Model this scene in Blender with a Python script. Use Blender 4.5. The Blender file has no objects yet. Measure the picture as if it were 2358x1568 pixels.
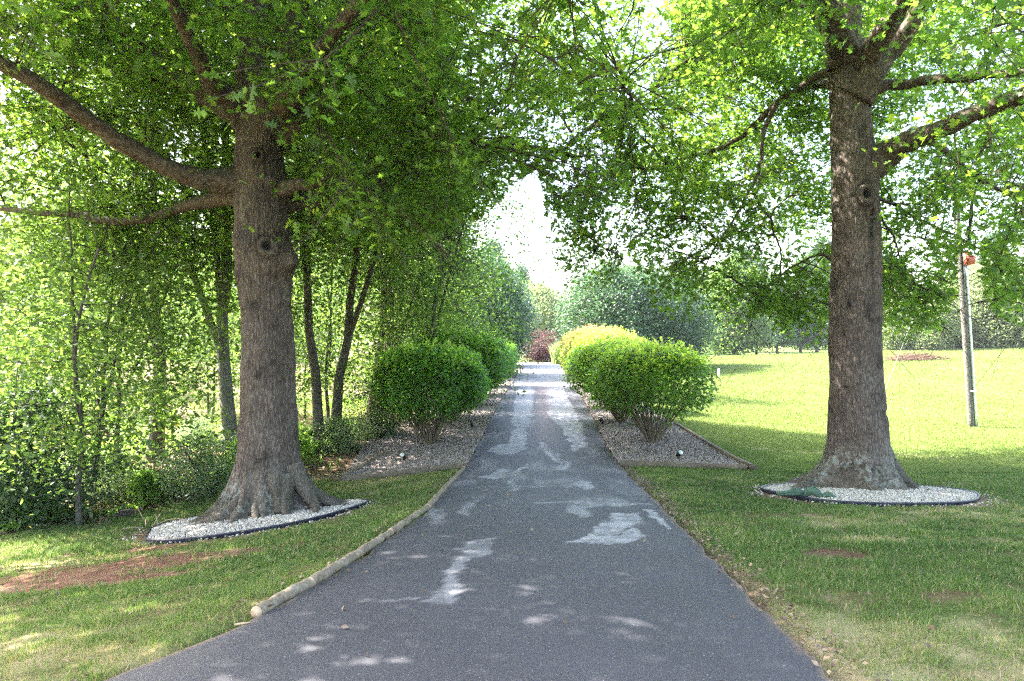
import bpy, math, random
import numpy as np
from mathutils import Vector
R = math.radians
PI = math.pi
S = bpy.context.scene
COL = S.collection

# ------------------------------------------------------------------ camera, light, exposure
CAMZ = 1.7
cam = bpy.data.cameras.new('camera'); cam.lens = 24; cam.sensor_width = 36
cam.clip_end = 3000; cam.clip_start = 0.05
co = bpy.data.objects.new('camera', cam); COL.objects.link(co)
co.location = (0, 0, CAMZ); co.rotation_euler = (R(90), 0, 0); S.camera = co

SUN_AZ = 72      # degrees from +y towards -x (sun is to the left, a little ahead)
SUN_EL = 48
sunv = Vector((-math.sin(R(SUN_AZ))*math.cos(R(SUN_EL)), math.cos(R(SUN_AZ))*math.cos(R(SUN_EL)), math.sin(R(SUN_EL))))
w = bpy.data.worlds.new('World'); S.world = w; w.use_nodes = True
nt = w.node_tree; bgn = nt.nodes['Background']
sky = nt.nodes.new('ShaderNodeTexSky'); sky.sky_type = 'NISHITA'; sky.sun_disc = False
sky.sun_elevation = R(SUN_EL); sky.sun_rotation = R(-SUN_AZ)
sky.air_density = 1.3; sky.dust_density = 5.0; sky.ozone_density = 1.2
nt.links.new(sky.outputs[0], bgn.inputs[0]); bgn.inputs[1].default_value = 0.15
sl = bpy.data.lights.new('sun', 'SUN'); sl.energy = 5; sl.angle = R(0.5); sl.color = (1, .95, .86)
so = bpy.data.objects.new('sun', sl); COL.objects.link(so)
so.rotation_euler = (-sunv).to_track_quat('-Z', 'Y').to_euler(); so.location = (-30, 20, 40)
S.view_settings.view_transform = 'Standard'; S.view_settings.look = 'None'
S.view_settings.exposure = 3.45; S.view_settings.gamma = 1
S.cycles.max_bounces = 8; S.cycles.diffuse_bounces = 5; S.cycles.glossy_bounces = 2
S.cycles.transmission_bounces = 5; S.cycles.transparent_max_bounces = 4; S.cycles.volume_bounces = 0
S.cycles.filter_width = 1.3; S.cycles.use_denoising = False; S.cycles.caustics_reflective = False; S.cycles.caustics_refractive = False
S.cycles.use_adaptive_sampling = False; S.cycles.adaptive_threshold = 0.02
S.cycles.sample_clamp_indirect = .45; S.cycles.sample_clamp_direct = .35

# ------------------------------------------------------------------ numpy noise
def _hash(ix, iy, iz, seed):
    h = (ix*374761393 + iy*668265263 + iz*2147483647 + seed*974634777) & 0xffffffff
    h = ((h ^ (h >> 13))*1274126177) & 0xffffffff
    h = (h ^ (h >> 16)) & 0xffffffff
    return h/4294967295.0
def vnoise(x, y, z=0, seed=0):
    x = np.asarray(x, float); y = np.asarray(y, float); z = np.asarray(z, float)+np.zeros_like(x)
    ix = np.floor(x).astype(np.int64); iy = np.floor(y).astype(np.int64); iz = np.floor(z).astype(np.int64)
    fx = x-ix; fy = y-iy; fz = z-iz
    fx = fx*fx*(3-2*fx); fy = fy*fy*(3-2*fy); fz = fz*fz*(3-2*fz)
    r = 0
    for dx in (0, 1):
        for dy in (0, 1):
            for dz in (0, 1):
                r = r + _hash(ix+dx, iy+dy, iz+dz, seed)*(fx if dx else 1-fx)*(fy if dy else 1-fy)*(fz if dz else 1-fz)
    return r
def fbm(x, y, z=0, o=4, seed=0, lac=2.0, g=.5):
    s = 0; a = 1; t = 0; x = np.asarray(x, float); y = np.asarray(y, float); z = np.asarray(z, float)
    for i in range(o):
        s = s + a*vnoise(x, y, z, seed+i); t += a; a *= g; x = x*lac+3.1; y = y*lac+1.7; z = z*lac
    return s/t
def sstep(a, b, x):
    t = np.clip((x-a)/(b-a), 0, 1); return t*t*(3-2*t)

# ------------------------------------------------------------------ terrain height
_py = np.arange(-60, 460, .25)
def smooth_prof(pts, k):
    z = np.interp(_py, [p[0] for p in pts], [p[1] for p in pts])
    n = int(k/.25); ker = np.exp(-np.linspace(-2, 2, 2*n+1)**2); ker /= ker.sum()
    return np.convolve(np.pad(z, n, mode='edge'), ker, 'valid')
BASE = smooth_prof([(-60, .3), (0, .05), (3.8, 0), (7.9, -.39), (13.7, -.86), (21, -.68), (39, -.70), (54, -.30), (60, -.38), (80, -.7), (150, .5), (450, 4)], 2.5)
MEAD = smooth_prof([(-60, .3), (0, .0), (6, -.3), (10, -.6), (14, -.88), (22, -1.08), (30, -.95), (45, -.35), (60, .12), (66, .1), (90, -.5), (150, .5), (450, 4)], 3)
def xc_(y): return np.interp(y, [0, 4.1, 7.9, 13.7, 21, 39, 54, 60, 90], [-.1, 0, .25, .58, .93, 1.66, 2.27, 2.5, 3.5])
def T(x, y):
    x = np.asarray(x, float); y = np.asarray(y, float)
    b = np.interp(y, _py, BASE); m = np.interp(y, _py, MEAD)
    m = m + .035*np.clip(x-15, 0, 40)*sstep(28, 45, y)*(1-sstep(62, 80, y))
    xc = xc_(y)
    u = (xc-1.6)-x
    us = np.where(u > 0, 5.5*(1-np.exp(-np.clip(u, 0, None)/5.5*1.15)), 0)
    wy = 1-.85*sstep(11, 17, y)
    wy = wy*(.35+.65*sstep(2, 6, y))
    zl = b-.16*us*wy + .018*np.clip(u-9, 0, 40)
    v = x-(xc+1.6)
    k = sstep(1.5, 8, v)
    z = np.where(u > 0, zl, b*(1-k)+m*k)
    return z
def Tf(x, y): return float(T(np.array([x]), np.array([y]))[0])

F = 1572.0     # the layout was measured on a 2358 px wide copy of the photograph
def P(px, py, d): return np.array([(px-1179)/F*d, d, CAMZ-(py-784)/F*d])
def G(px, py):
    d = np.arange(1.2, 90, .02)
    x = (px-1179)/F*d; z = CAMZ-(py-784)/F*d
    below = z < T(x, d)
    if not below.any(): return np.array([x[-1], d[-1], Tf(x[-1], d[-1])])
    i = int(np.argmax(below)); return np.array([x[i], d[i], Tf(x[i], d[i])])
def proj(p):
    d = np.maximum(p[:, 1], .05)
    return 1179+p[:, 0]/d*F, 784-(p[:, 2]-CAMZ)/d*F
def inpoly(x, y, poly):
    r = np.zeros(x.shape, bool); n = len(poly)
    for i in range(n):
        x1, y1 = poly[i][:2]; x2, y2 = poly[(i+1) % n][:2]
        if y1 == y2: continue
        c = ((y1 > y) != (y2 > y)) & (x < (x2-x1)*(y-y1)/(y2-y1)+x1)
        r ^= c
    return r
def segdist(x, y, pl):
    best = np.full(x.shape, 1e9)
    for a, b in zip(pl[:-1], pl[1:]):
        ax, ay = a[:2]; bx, by = b[:2]; L = (bx-ax)**2+(by-ay)**2+1e-9
        t = np.clip(((x-ax)*(bx-ax)+(y-ay)*(by-ay))/L, 0, 1)
        best = np.minimum(best, np.hypot(x-ax-t*(bx-ax), y-ay-t*(by-ay)))
    return best

# driveway edges
_R = [(1910, 1568), (1830, 1483), (1720, 1375), (1640, 1290), (1545, 1195), (1490, 1135), (1425, 1070), (1395, 1022), (1365, 962), (1342, 920), (1326, 893)]
_L = [(262, 1568), (400, 1510), (560, 1445), (720, 1357), (830, 1290), (980, 1185), (1032, 1120), (1072, 1078), (1098, 1030), (1132, 965), (1153, 925), (1172, 893)]
RE = [G(*p) for p in _R]; LE = [G(*p) for p in _L]
re_y = [-3, 1] + [p[1] for p in RE] + [54, 60, 66]; re_x = [4.2, 2.6] + [p[0] for p in RE] + [3.8, 4.3, 6.5]
le_y = [-3, 1.5, 2.4] + [p[1] for p in LE] + [54, 60, 66]; le_x = [-9, -6, -3.6] + [p[0] for p in LE] + [.75, .7, 0.4]
def XR(y): return np.interp(y, re_y, re_x)
def XL(y): return np.interp(y, le_y, le_x)

# ------------------------------------------------------------------ mesh building
class MB:
    def __init__(s): s.v = []; s.t = []; s.q = []; s.n = 0; s.a = []; s.poly = []
    def add(s, v, tris=None, quads=None, a=0.):
        v = np.asarray(v, float).reshape(-1, 3)
        if tris is not None and len(tris): s.t.append(np.asarray(tris, np.int64)+s.n)
        if quads is not None and len(quads): s.q.append(np.asarray(quads, np.int64)+s.n)
        s.v.append(v); s.a.append(np.broadcast_to(np.asarray(a, float), (len(v),)).copy()); s.n += len(v)
    def tube(s, pts, rad, sides=6, cap=True, a=0., rough=0., seed=0):
        pts = np.asarray(pts, float); n = len(pts); rad = np.broadcast_to(np.asarray(rad, float), (n,))
        tan = np.gradient(pts, axis=0); tan /= (np.linalg.norm(tan, axis=1)[:, None]+1e-9)
        up = np.array([0, 0, 1.]) if abs(tan[0][2]) < .9 else np.array([1., 0, 0])
        N = np.zeros_like(pts); nrm = np.cross(tan[0], up)
        for i in range(n):
            nrm = nrm-tan[i]*np.dot(nrm, tan[i]); nrm = nrm/(np.linalg.norm(nrm)+1e-9); N[i] = nrm
        B = np.cross(tan, N)
        ph = np.linspace(0, 2*PI, sides, endpoint=False)
        rr = rad[:, None]*np.ones(sides)
        if rough:
            k = fbm(np.cos(ph)[None, :]*2+seed*7.3+np.zeros((n, 1)), np.sin(ph)[None, :]*2+np.zeros((n, 1)), np.arange(n)[:, None]*.45+np.zeros(sides), 3, seed)
            rr = rr*(1+rough*(k-.5)*2)
        v = pts[:, None, :]+rr[..., None]*(np.cos(ph)[None, :, None]*N[:, None, :]+np.sin(ph)[None, :, None]*B[:, None, :])
        v = v.reshape(-1, 3)
        i = np.arange(n-1)[:, None]*sides; j = np.arange(sides)[None, :]; j2 = (j+1) % sides
        q = np.stack([i+j, i+j2, i+sides+j2, i+sides+j], -1).reshape(-1, 4)
        t = []
        if cap:
            v = np.vstack([v, pts[0], pts[-1]]); c0 = n*sides; c1 = c0+1
            for k in range(sides):
                t.append((c0, (k+1) % sides, k)); t.append((c1, (n-1)*sides+k, (n-1)*sides+(k+1) % sides))
        s.add(v, t, q, a)
    def box(s, c, half, rz=0, a=0., top=1.):
        cx, cy, cz = c; hx, hy, hz = half
        v = []
        for z, k in ((-hz, 1), (hz, top)):
            for x, y in ((-hx, -hy), (hx, -hy), (hx, hy), (-hx, hy)):
                x *= k; y *= k
                v.append((cx+x*math.cos(rz)-y*math.sin(rz), cy+x*math.sin(rz)+y*math.cos(rz), cz+z))
        s.add(v, None, [(3, 2, 1, 0), (4, 5, 6, 7), (0, 1, 5, 4), (1, 2, 6, 5), (2, 3, 7, 6), (3, 0, 4, 7)], a)
    def build(s, name, mat, parent=None, loc=None, smooth=False, extra=None, label=None):
        v = np.concatenate(s.v)
        if loc is not None: v = v-np.asarray(loc)
        me = bpy.data.meshes.new(name)
        t = np.concatenate(s.t) if s.t else np.zeros((0, 3), np.int64)
        q = np.concatenate(s.q) if s.q else np.zeros((0, 4), np.int64)
        me.vertices.add(len(v)); me.vertices.foreach_set('co', v.astype(np.float32).ravel())
        nl = t.size+q.size; me.loops.add(nl)
        me.loops.foreach_set('vertex_index', np.concatenate([t.ravel(), q.ravel()]).astype(np.int32))
        me.polygons.add(len(t)+len(q))
        me.polygons.foreach_set('loop_start', np.concatenate([np.arange(len(t))*3, t.size+np.arange(len(q))*4]).astype(np.int32))
        if smooth: me.polygons.foreach_set('use_smooth', np.ones(len(t)+len(q), bool))
        at = me.attributes.new('rnd', 'FLOAT', 'POINT'); at.data.foreach_set('value', np.concatenate(s.a).astype(np.float32))
        for k, val in (extra or {}).items():
            at = me.attributes.new(k, 'FLOAT', 'POINT'); at.data.foreach_set('value', np.asarray(val, np.float32))
        me.update(calc_edges=True); me.validate()
        me.materials.append(mat)
        o = bpy.data.objects.new(name, me); COL.objects.link(o)
        if parent: o.parent = parent
        if label: o['label'] = label
        return o
def tag(o, label=None, cat=None, group=None, kind=None):
    if label: o['label'] = label
    if cat: o['category'] = cat
    if group: o['group'] = group
    if kind: o['kind'] = kind
    return o
def empty(name, loc, rz=0, label=None, cat=None, group=None):
    o = bpy.data.objects.new(name, None); COL.objects.link(o); o.location = [float(c) for c in loc]; o.rotation_euler = (0, 0, rz)
    o.empty_display_size = .3
    return tag(o, label, cat, group)
def copy_tree(o, parent=None):
    c = o.copy(); COL.objects.link(c); c.parent = parent
    for ch in list(o.children): copy_tree(ch, c)
    return c

# ------------------------------------------------------------------ materials
def mat(name):
    m = bpy.data.materials.new(name); m.use_nodes = True
    return m, m.node_tree, m.node_tree.nodes['Principled BSDF']
def N(t, typ, **k):
    n = t.nodes.new(typ)
    for a, b in k.items():
        if a.startswith('i_'): n.inputs[int(a[2:])].default_value = b
        else: setattr(n, a, b)
    return n
def ramp(t, fac, stops, interp='LINEAR'):
    r = N(t, 'ShaderNodeValToRGB'); r.color_ramp.interpolation = interp
    e = r.color_ramp.elements
    while len(e) < len(stops): e.new(.5)
    for k, (p, c) in zip(e, stops):
        k.position = p; k.color = (*c, 1) if len(c) == 3 else c
    t.links.new(fac, r.inputs[0]); return r
def attr(t, n): return N(t, 'ShaderNodeAttribute', attribute_name=n).outputs['Fac']
def mix(t, fac, a, b, mode='MIX'):
    m = N(t, 'ShaderNodeMix', data_type='RGBA', blend_type=mode)
    for s, v in ((m.inputs[0], fac), (m.inputs[6], a), (m.inputs[7], b)):
        if isinstance(v, bpy.types.NodeSocket): t.links.new(v, s)
        elif isinstance(v, (int, float)): s.default_value = v
        else: s.default_value = (*v, 1)
    return m.outputs[2]
def noise(t, scale, vec=None, detail=4, rough=.55):
    n = N(t, 'ShaderNodeTexNoise'); n.inputs['Scale'].default_value = scale; n.inputs['Detail'].default_value = detail; n.inputs['Roughness'].default_value = rough
    if vec is not None: t.links.new(vec, n.inputs['Vector'])
    return n.outputs['Fac']
def mapping(t, scale, src='Object'):
    tc = N(t, 'ShaderNodeTexCoord'); mp = N(t, 'ShaderNodeMapping'); mp.inputs['Scale'].default_value = scale
    t.links.new(tc.outputs[src], mp.inputs[0]); return mp.outputs[0]
def bump(t, h, b, strength=.5, dist=.02):
    n = N(t, 'ShaderNodeBump'); n.inputs['Strength'].default_value = strength; n.inputs['Distance'].default_value = dist
    t.links.new(h, n.inputs['Height']); t.links.new(n.outputs[0], b.inputs['Normal']); return n

def leaf_mat(name, stops, trans, tfac=.45, rough=.5, spec=.4, tnoise=.0):
    """stops: reflected colours along the per leaf random value; trans: colour multiplier of the light let through"""
    m, t, b = mat(name)
    c = ramp(t, attr(t, 'rnd'), stops)
    col = c.outputs[0]
    b.inputs['Roughness'].default_value = rough; b.inputs['Specular IOR Level'].default_value = spec
    t.links.new(col, b.inputs['Base Color'])
    tr = N(t, 'ShaderNodeBsdfTranslucent')
    tc = mix(t, 1.0, col, trans, 'MULTIPLY'); t.links.new(tc, tr.inputs[0])
    mx = N(t, 'ShaderNodeMixShader'); mx.inputs[0].default_value = tfac
    t.links.new(b.outputs[0], mx.inputs[1]); t.links.new(tr.outputs[0], mx.inputs[2])
    out = t.nodes['Material Output']; t.links.new(mx.outputs[0], out.inputs[0])
    return m
TR = (3.8, 3.3, 2.2)
M_OAK = leaf_mat('oak_leaf', [(0, (.022, .052, .010)), (.45, (.038, .08, .013)), (.85, (.065, .12, .018)), (1, (.12, .16, .025))], (6.6, 5.5, 3.4), .55)
M_WOOD = leaf_mat('woodland_leaf', [(0, (.03, .06, .018)), (.5, (.052, .098, .025)), (.9, (.09, .15, .03)), (1, (.18, .2, .06))], (4.0, 3.6, 2.4), .5)
M_LIME = leaf_mat('bright_leaf', [(0, (.045, .09, .018)), (.5, (.075, .14, .026)), (1, (.14, .21, .04))], (3.4, 3.0, 2.2), .5)
M_GREY = leaf_mat('grey_green_leaf', [(0, (.08, .12, .06)), (.5, (.13, .19, .095)), (1, (.24, .28, .17))], (2.6, 2.6, 2.), .35, .4, .6)
M_HOLLY = leaf_mat('evergreen_leaf', [(0, (.024, .056, .026)), (.5, (.045, .092, .042)), (1, (.1, .155, .08))], (2., 2.4, 1.4), .25, .35, .6)
M_CEDAR = leaf_mat('cedar_needles', [(0, (.02, .045, .018)), (.5, (.035, .07, .025)), (1, (.07, .11, .04))], (2., 2.2, 1.4), .3, .6, .3)
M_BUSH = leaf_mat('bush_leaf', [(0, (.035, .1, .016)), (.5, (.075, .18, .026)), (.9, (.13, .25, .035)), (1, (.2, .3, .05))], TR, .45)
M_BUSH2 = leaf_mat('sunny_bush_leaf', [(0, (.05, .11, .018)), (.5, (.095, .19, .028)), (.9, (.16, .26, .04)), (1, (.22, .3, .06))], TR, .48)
M_BUSHY = leaf_mat('bush_leaf_yellow', [(0, (.06, .12, .02)), (.4, (.14, .2, .04)), (.8, (.3, .28, .08)), (1, (.5, .3, .16))], (2.2, 2., 1.6), .42)
M_MAPLE = leaf_mat('maple_leaf', [(0, (.045, .018, .02)), (.6, (.09, .035, .035)), (1, (.12, .06, .055))], (1.8, 1.4, 1.5), .3)
M_PALE = leaf_mat('pale_leaf', [(0, (.09, .13, .06)), (.5, (.15, .2, .09)), (1, (.24, .28, .14))], (2.4, 2.2, 1.8), .4)
M_GRASS = leaf_mat('grass_blade', [(0, (.035, .075, .014)), (.45, (.07, .125, .024)), (.72, (.12, .165, .038)), (.9, (.22, .2, .085)), (1, (.3, .25, .14))], (2.2, 2.2, 1.6), .3, .5, .3)
M_MEADOW = leaf_mat('meadow_blade', [(0, (.08, .125, .023)), (.5, (.12, .165, .038)), (1, (.2, .21, .08))], (1.6, 1.6, 1.4), .3, .6, .2)
M_WEED = leaf_mat('weed_leaf', [(0, (.07, .14, .025)), (.5, (.12, .22, .038)), (1, (.2, .3, .06))], (3.2, 3., 2.), .45)

def bark_mat(name, dark, light, scale=(19, 19, 5), b_str=1., dist=.035, moss=None):
    m, t, b = mat(name)
    v = mapping(t, scale)
    n1 = noise(t, 1.6, v, 6, .65)
    v2 = mapping(t, (1, 1, 1)); n2 = noise(t, 2.3, v2, 5, .6)
    vo = N(t, 'ShaderNodeTexVoronoi', feature='DISTANCE_TO_EDGE'); vo.inputs['Scale'].default_value = 1.5
    wv = N(t, 'ShaderNodeVectorMath', operation='ADD'); nn = N(t, 'ShaderNodeTexNoise'); nn.inputs['Scale'].default_value = 1.2
    t.links.new(v, nn.inputs['Vector']); t.links.new(v, wv.inputs[0]); t.links.new(nn.outputs['Color'], wv.inputs[1]); t.links.new(wv.outputs[0], vo.inputs['Vector'])
    h = N(t, 'ShaderNodeMath', operation='MULTIPLY_ADD'); t.links.new(vo.outputs['Distance'], h.inputs[0]); h.inputs[1].default_value = 1.4; t.links.new(n1, h.inputs[2])
    c = ramp(t, h.outputs[0], [(.3, dark), (.95, light)])
    c2 = mix(t, ramp(t, n2, [(.35, (0, 0, 0)), (.7, (.6, .6, .6))]).outputs[0], c.outputs[0], [k*.55 for k in dark])
    d = attr(t, 'dark'); c3 = mix(t, d, c2, (.012, .009, .007))
    l = attr(t, 'lichen'); n3 = noise(t, 16, v2, 4, .7)
    lm = N(t, 'ShaderNodeMath', operation='MULTIPLY'); t.links.new(l, lm.inputs[0]); t.links.new(ramp(t, n3, [(.46, (0, 0, 0)), (.58, (1, 1, 1))]).outputs[0], lm.inputs[1])
    c4 = mix(t, lm.outputs[0], c3, (.25, .255, .225))
    ms = attr(t, 'moss'); c5 = mix(t, ms, c4, (.05, .055, .03))
    t.links.new(c5, b.inputs['Base Color']); b.inputs['Roughness'].default_value = .9; b.inputs['Specular IOR Level'].default_value = .2
    bump(t, h.outputs[0], b, b_str, dist)
    return m
M_BARK = bark_mat('oak_bark', (.04, .03, .025), (.2, .155, .13))
M_BARKR = bark_mat('oak_limb_bark', (.03, .02, .016), (.13, .09, .07), (10, 10, 6), .6, .012)
M_BARKD = bark_mat('woodland_bark', (.03, .025, .02), (.12, .095, .075), (18, 18, 3), .6)
M_BARKP = bark_mat('pine_bark', (.06, .035, .025), (.2, .12, .085), (16, 16, 3), .7)
M_BARKG = bark_mat('grey_bark', (.09, .085, .075), (.26, .25, .22), (12, 12, 5), .4)
M_STEM = bark_mat('bush_stem', (.09, .07, .045), (.24, .2, .14), (30, 30, 8), .3, .005)

def simple(name, c, rough=.8, metal=0, nz=None, spec=.3, bmp=0):
    m, t, b = mat(name)
    b.inputs['Roughness'].default_value = rough; b.inputs['Metallic'].default_value = metal; b.inputs['Specular IOR Level'].default_value = spec
    v = mapping(t, (1, 1, 1)); n = noise(t, nz or 12, v, 5, .6)
    r = ramp(t, n, [(.3, [k*.65 for k in c]), (.7, [min(1, k*1.25) for k in c])]); t.links.new(r.outputs[0], b.inputs['Base Color'])
    if bmp: bump(t, n, b, bmp, .01)
    return m
# ground
def ground_mat():
    m, t, b = mat('ground')
    v = mapping(t, (1, 1, 1))
    nA = noise(t, .35, v, 6, .6); nB = noise(t, 6, v, 6, .7); nC = noise(t, 45, v, 4, .7); nD = noise(t, 1.6, v, 5, .65)
    lawn = ramp(t, nB, [(.25, (.04, .06, .018)), (.5, (.07, .09, .028)), (.75, (.14, .13, .055))]).outputs[0]
    lawn = mix(t, ramp(t, nD, [(.4, (0, 0, 0)), (.65, (.8, .8, .8))]).outputs[0], lawn, (.11, .07, .04))
    mead = ramp(t, nD, [(.25, (.075, .115, .022)), (.5, (.1, .142, .031)), (.75, (.145, .165, .05))]).outputs[0]
    fine = ramp(t, nB, [(.3, (.6, .66, .55)), (.7, (1.15, 1.1, 1.1))]).outputs[0]
    mead = mix(t, .8, mead, mix(t, 1, mead, ramp(t, nA, [(.3, (.7, .78, .8)), (.7, (1.25, 1.15, 1.1))]).outputs[0], 'MULTIPLY'))
    mead = mix(t, .55, mead, mix(t, 1, mead, fine, 'MULTIPLY'))
    c = mix(t, attr(t, 'meadow'), lawn, mead)
    clay = ramp(t, nB, [(.3, (.05, .024, .017)), (.5, (.105, .052, .036)), (.62, (.14, .082, .058)), (.8, (.22, .165, .125))]).outputs[0]
    c = mix(t, attr(t, 'clay'), c, clay)
    lit = ramp(t, nC, [(.3, (.045, .028, .018)), (.5, (.14, .09, .06)), (.72, (.33, .24, .18))]).outputs[0]
    c = mix(t, attr(t, 'litter'), c, lit)
    dry = ramp(t, nC, [(.3, (.22, .17, .09)), (.7, (.42, .36, .22))]).outputs[0]
    c = mix(t, attr(t, 'dry'), c, dry)
    t.links.new(c, b.inputs['Base Color']); b.inputs['Roughness'].default_value = .95; b.inputs['Specular IOR Level'].default_value = .1
    ad = N(t, 'ShaderNodeMath', operation='ADD'); t.links.new(nC, ad.inputs[0]); t.links.new(nB, ad.inputs[1])
    bump(t, ad.outputs[0], b, .7, .03)
    return m
M_GROUND = ground_mat()
def road_mat():
    m, t, b = mat('asphalt')
    v = mapping(t, (1, 1, 1))
    n1 = noise(t, 120, v, 4, .8); n2 = noise(t, .8, v, 5, .6); n3 = noise(t, 7, v, 5, .7)
    sp = noise(t, 90, v, 1, .5)
    c = ramp(t, n1, [(.3, (.014, .014, .018)), (.5, (.028, .0275, .037)), (.64, (.045, .044, .056)), (.74, (.085, .083, .1))]).outputs[0]
    c = mix(t, .55, c, mix(t, 1, c, ramp(t, n2, [(.3, (.6, .62, .66)), (.7, (1.5, 1.42, 1.35))]).outputs[0], 'MULTIPLY'))
    c = mix(t, ramp(t, sp, [(.7, (0, 0, 0)), (.78, (.8, .8, .8))]).outputs[0], c, (.26, .26, .27))
    pt = mix(t, n3, (.17, .165, .185), (.3, .29, .31))
    c = mix(t, attr(t, 'patch'), c, pt)
    c = mix(t, attr(t, 'red'), c, (.13, .085, .085))
    c = mix(t, attr(t, 'crack'), c, (.02, .02, .022))
    c = mix(t, attr(t, 'edge'), c, ramp(t, noise(t, 60, v, 3), [(.3, (.05, .035, .025)), (.7, (.2, .14, .1))]).outputs[0])
    t.links.new(c, b.inputs['Base Color']); b.inputs['Roughness'].default_value = .72; b.inputs['Specular IOR Level'].default_value = .45
    bump(t, n1, b, .55, .006)
    return m
M_ROAD = road_mat()
def stone_mat(name, lo, hi):
    m, t, b = mat(name)
    c = ramp(t, attr(t, 'rnd'), [(0, lo), (.5, [(a+c2)/2 for a, c2 in zip(lo, hi)]), (1, hi)]).outputs[0]
    v = mapping(t, (1, 1, 1)); n = noise(t, 60, v, 3)
    c = mix(t, .35, c, mix(t, 1, c, ramp(t, n, [(.3, (.5, .48, .45)), (.7, (1.2, 1.2, 1.2))]).outputs[0], 'MULTIPLY'))
    t.links.new(c, b.inputs['Base Color']); b.inputs['Roughness'].default_value = .85; return m
M_WSTONE = stone_mat('white_stone', (.2, .165, .14), (.62, .56, .5))
M_GSTONE = stone_mat('grey_stone', (.06, .048, .043), (.42, .345, .31))
M_GBASE = simple('gravel_base', (.12, .095, .085), .95, nz=35, bmp=.8)
M_WBASE = simple('white_gravel_base', (.28, .23, .2), .95, nz=35, bmp=.8)
M_LOG = bark_mat('weathered_log', (.13, .09, .06), (.34, .27, .2), (9, 9, 9), .4, .006)
M_LOGEND = simple('log_end', (.36, .26, .17), .9, nz=25, bmp=.4)
M_TIMBER = bark_mat('timber', (.09, .065, .045), (.26, .2, .15), (9, 9, 9), .4, .008)
M_EDGING = simple('plastic_edging', (.018, .019, .032), .45, nz=5)
M_BLACK = simple('black_plastic', (.012, .012, .013), .4, nz=8)
M_LENS = simple('lens', (.6, .62, .6), .1, nz=5, spec=.8)
M_GATOR = simple('green_concrete', (.05, .09, .06), .75, nz=30, bmp=.6)
M_GATORD = simple('eye', (.01, .01, .01), .3)
M_METAL = simple('galvanised_metal', (.6, .63, .66), .35, .75, nz=6)
M_RED = simple('orange_red_paint', (.5, .12, .07), .6)
M_WHITE = simple('white_paint', (.75, .75, .72), .6)
M_WIRE = simple('wire', (.3, .3, .28), .5, .5)

# ------------------------------------------------------------------ ground sheet
def axis(lo, a, b, hi, st, g=1.09):
    c = list(np.arange(a, b, st)); s = st; x = c[-1]
    while x < hi: s = min(s*g, 25); x += s; c.append(x)
    s = st; x = a; l = []
    while x > lo: s = min(s*g, 25); x -= s; l.append(x)
    return np.array(l[::-1]+c)
xs = axis(-420, -11, 13.5, 420, .075); ys = axis(-60, 1.5, 19, 600, .075)
X, Y = np.meshgrid(xs, ys)
wedge = [G(*p) for p in [(-150, 1262), (0, 1236), (120, 1205), (260, 1195), (380, 1160), (450, 1140), (530, 1112), (700, 1082), (770, 1090), (800, 1085)]]
bl = [p for p in wedge]
def woodline(x):   # y of the woods' front edge for a given x
    pts = sorted([(p[0], p[1]) for p in bl])
    return np.interp(x, [p[0] for p in pts], [p[1] for p in pts])
BEDL = [G(*p) for p in [(1066, 1078), (780, 1110), (890, 1045), (1010, 975), (1120, 905)]]
def blob(x, y, px, py, rx, ry, sharp=1.):
    c = G(px, py); return np.exp(-(((x-c[0])/rx)**2+((y-c[1])/ry)**2)*sharp)
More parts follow.
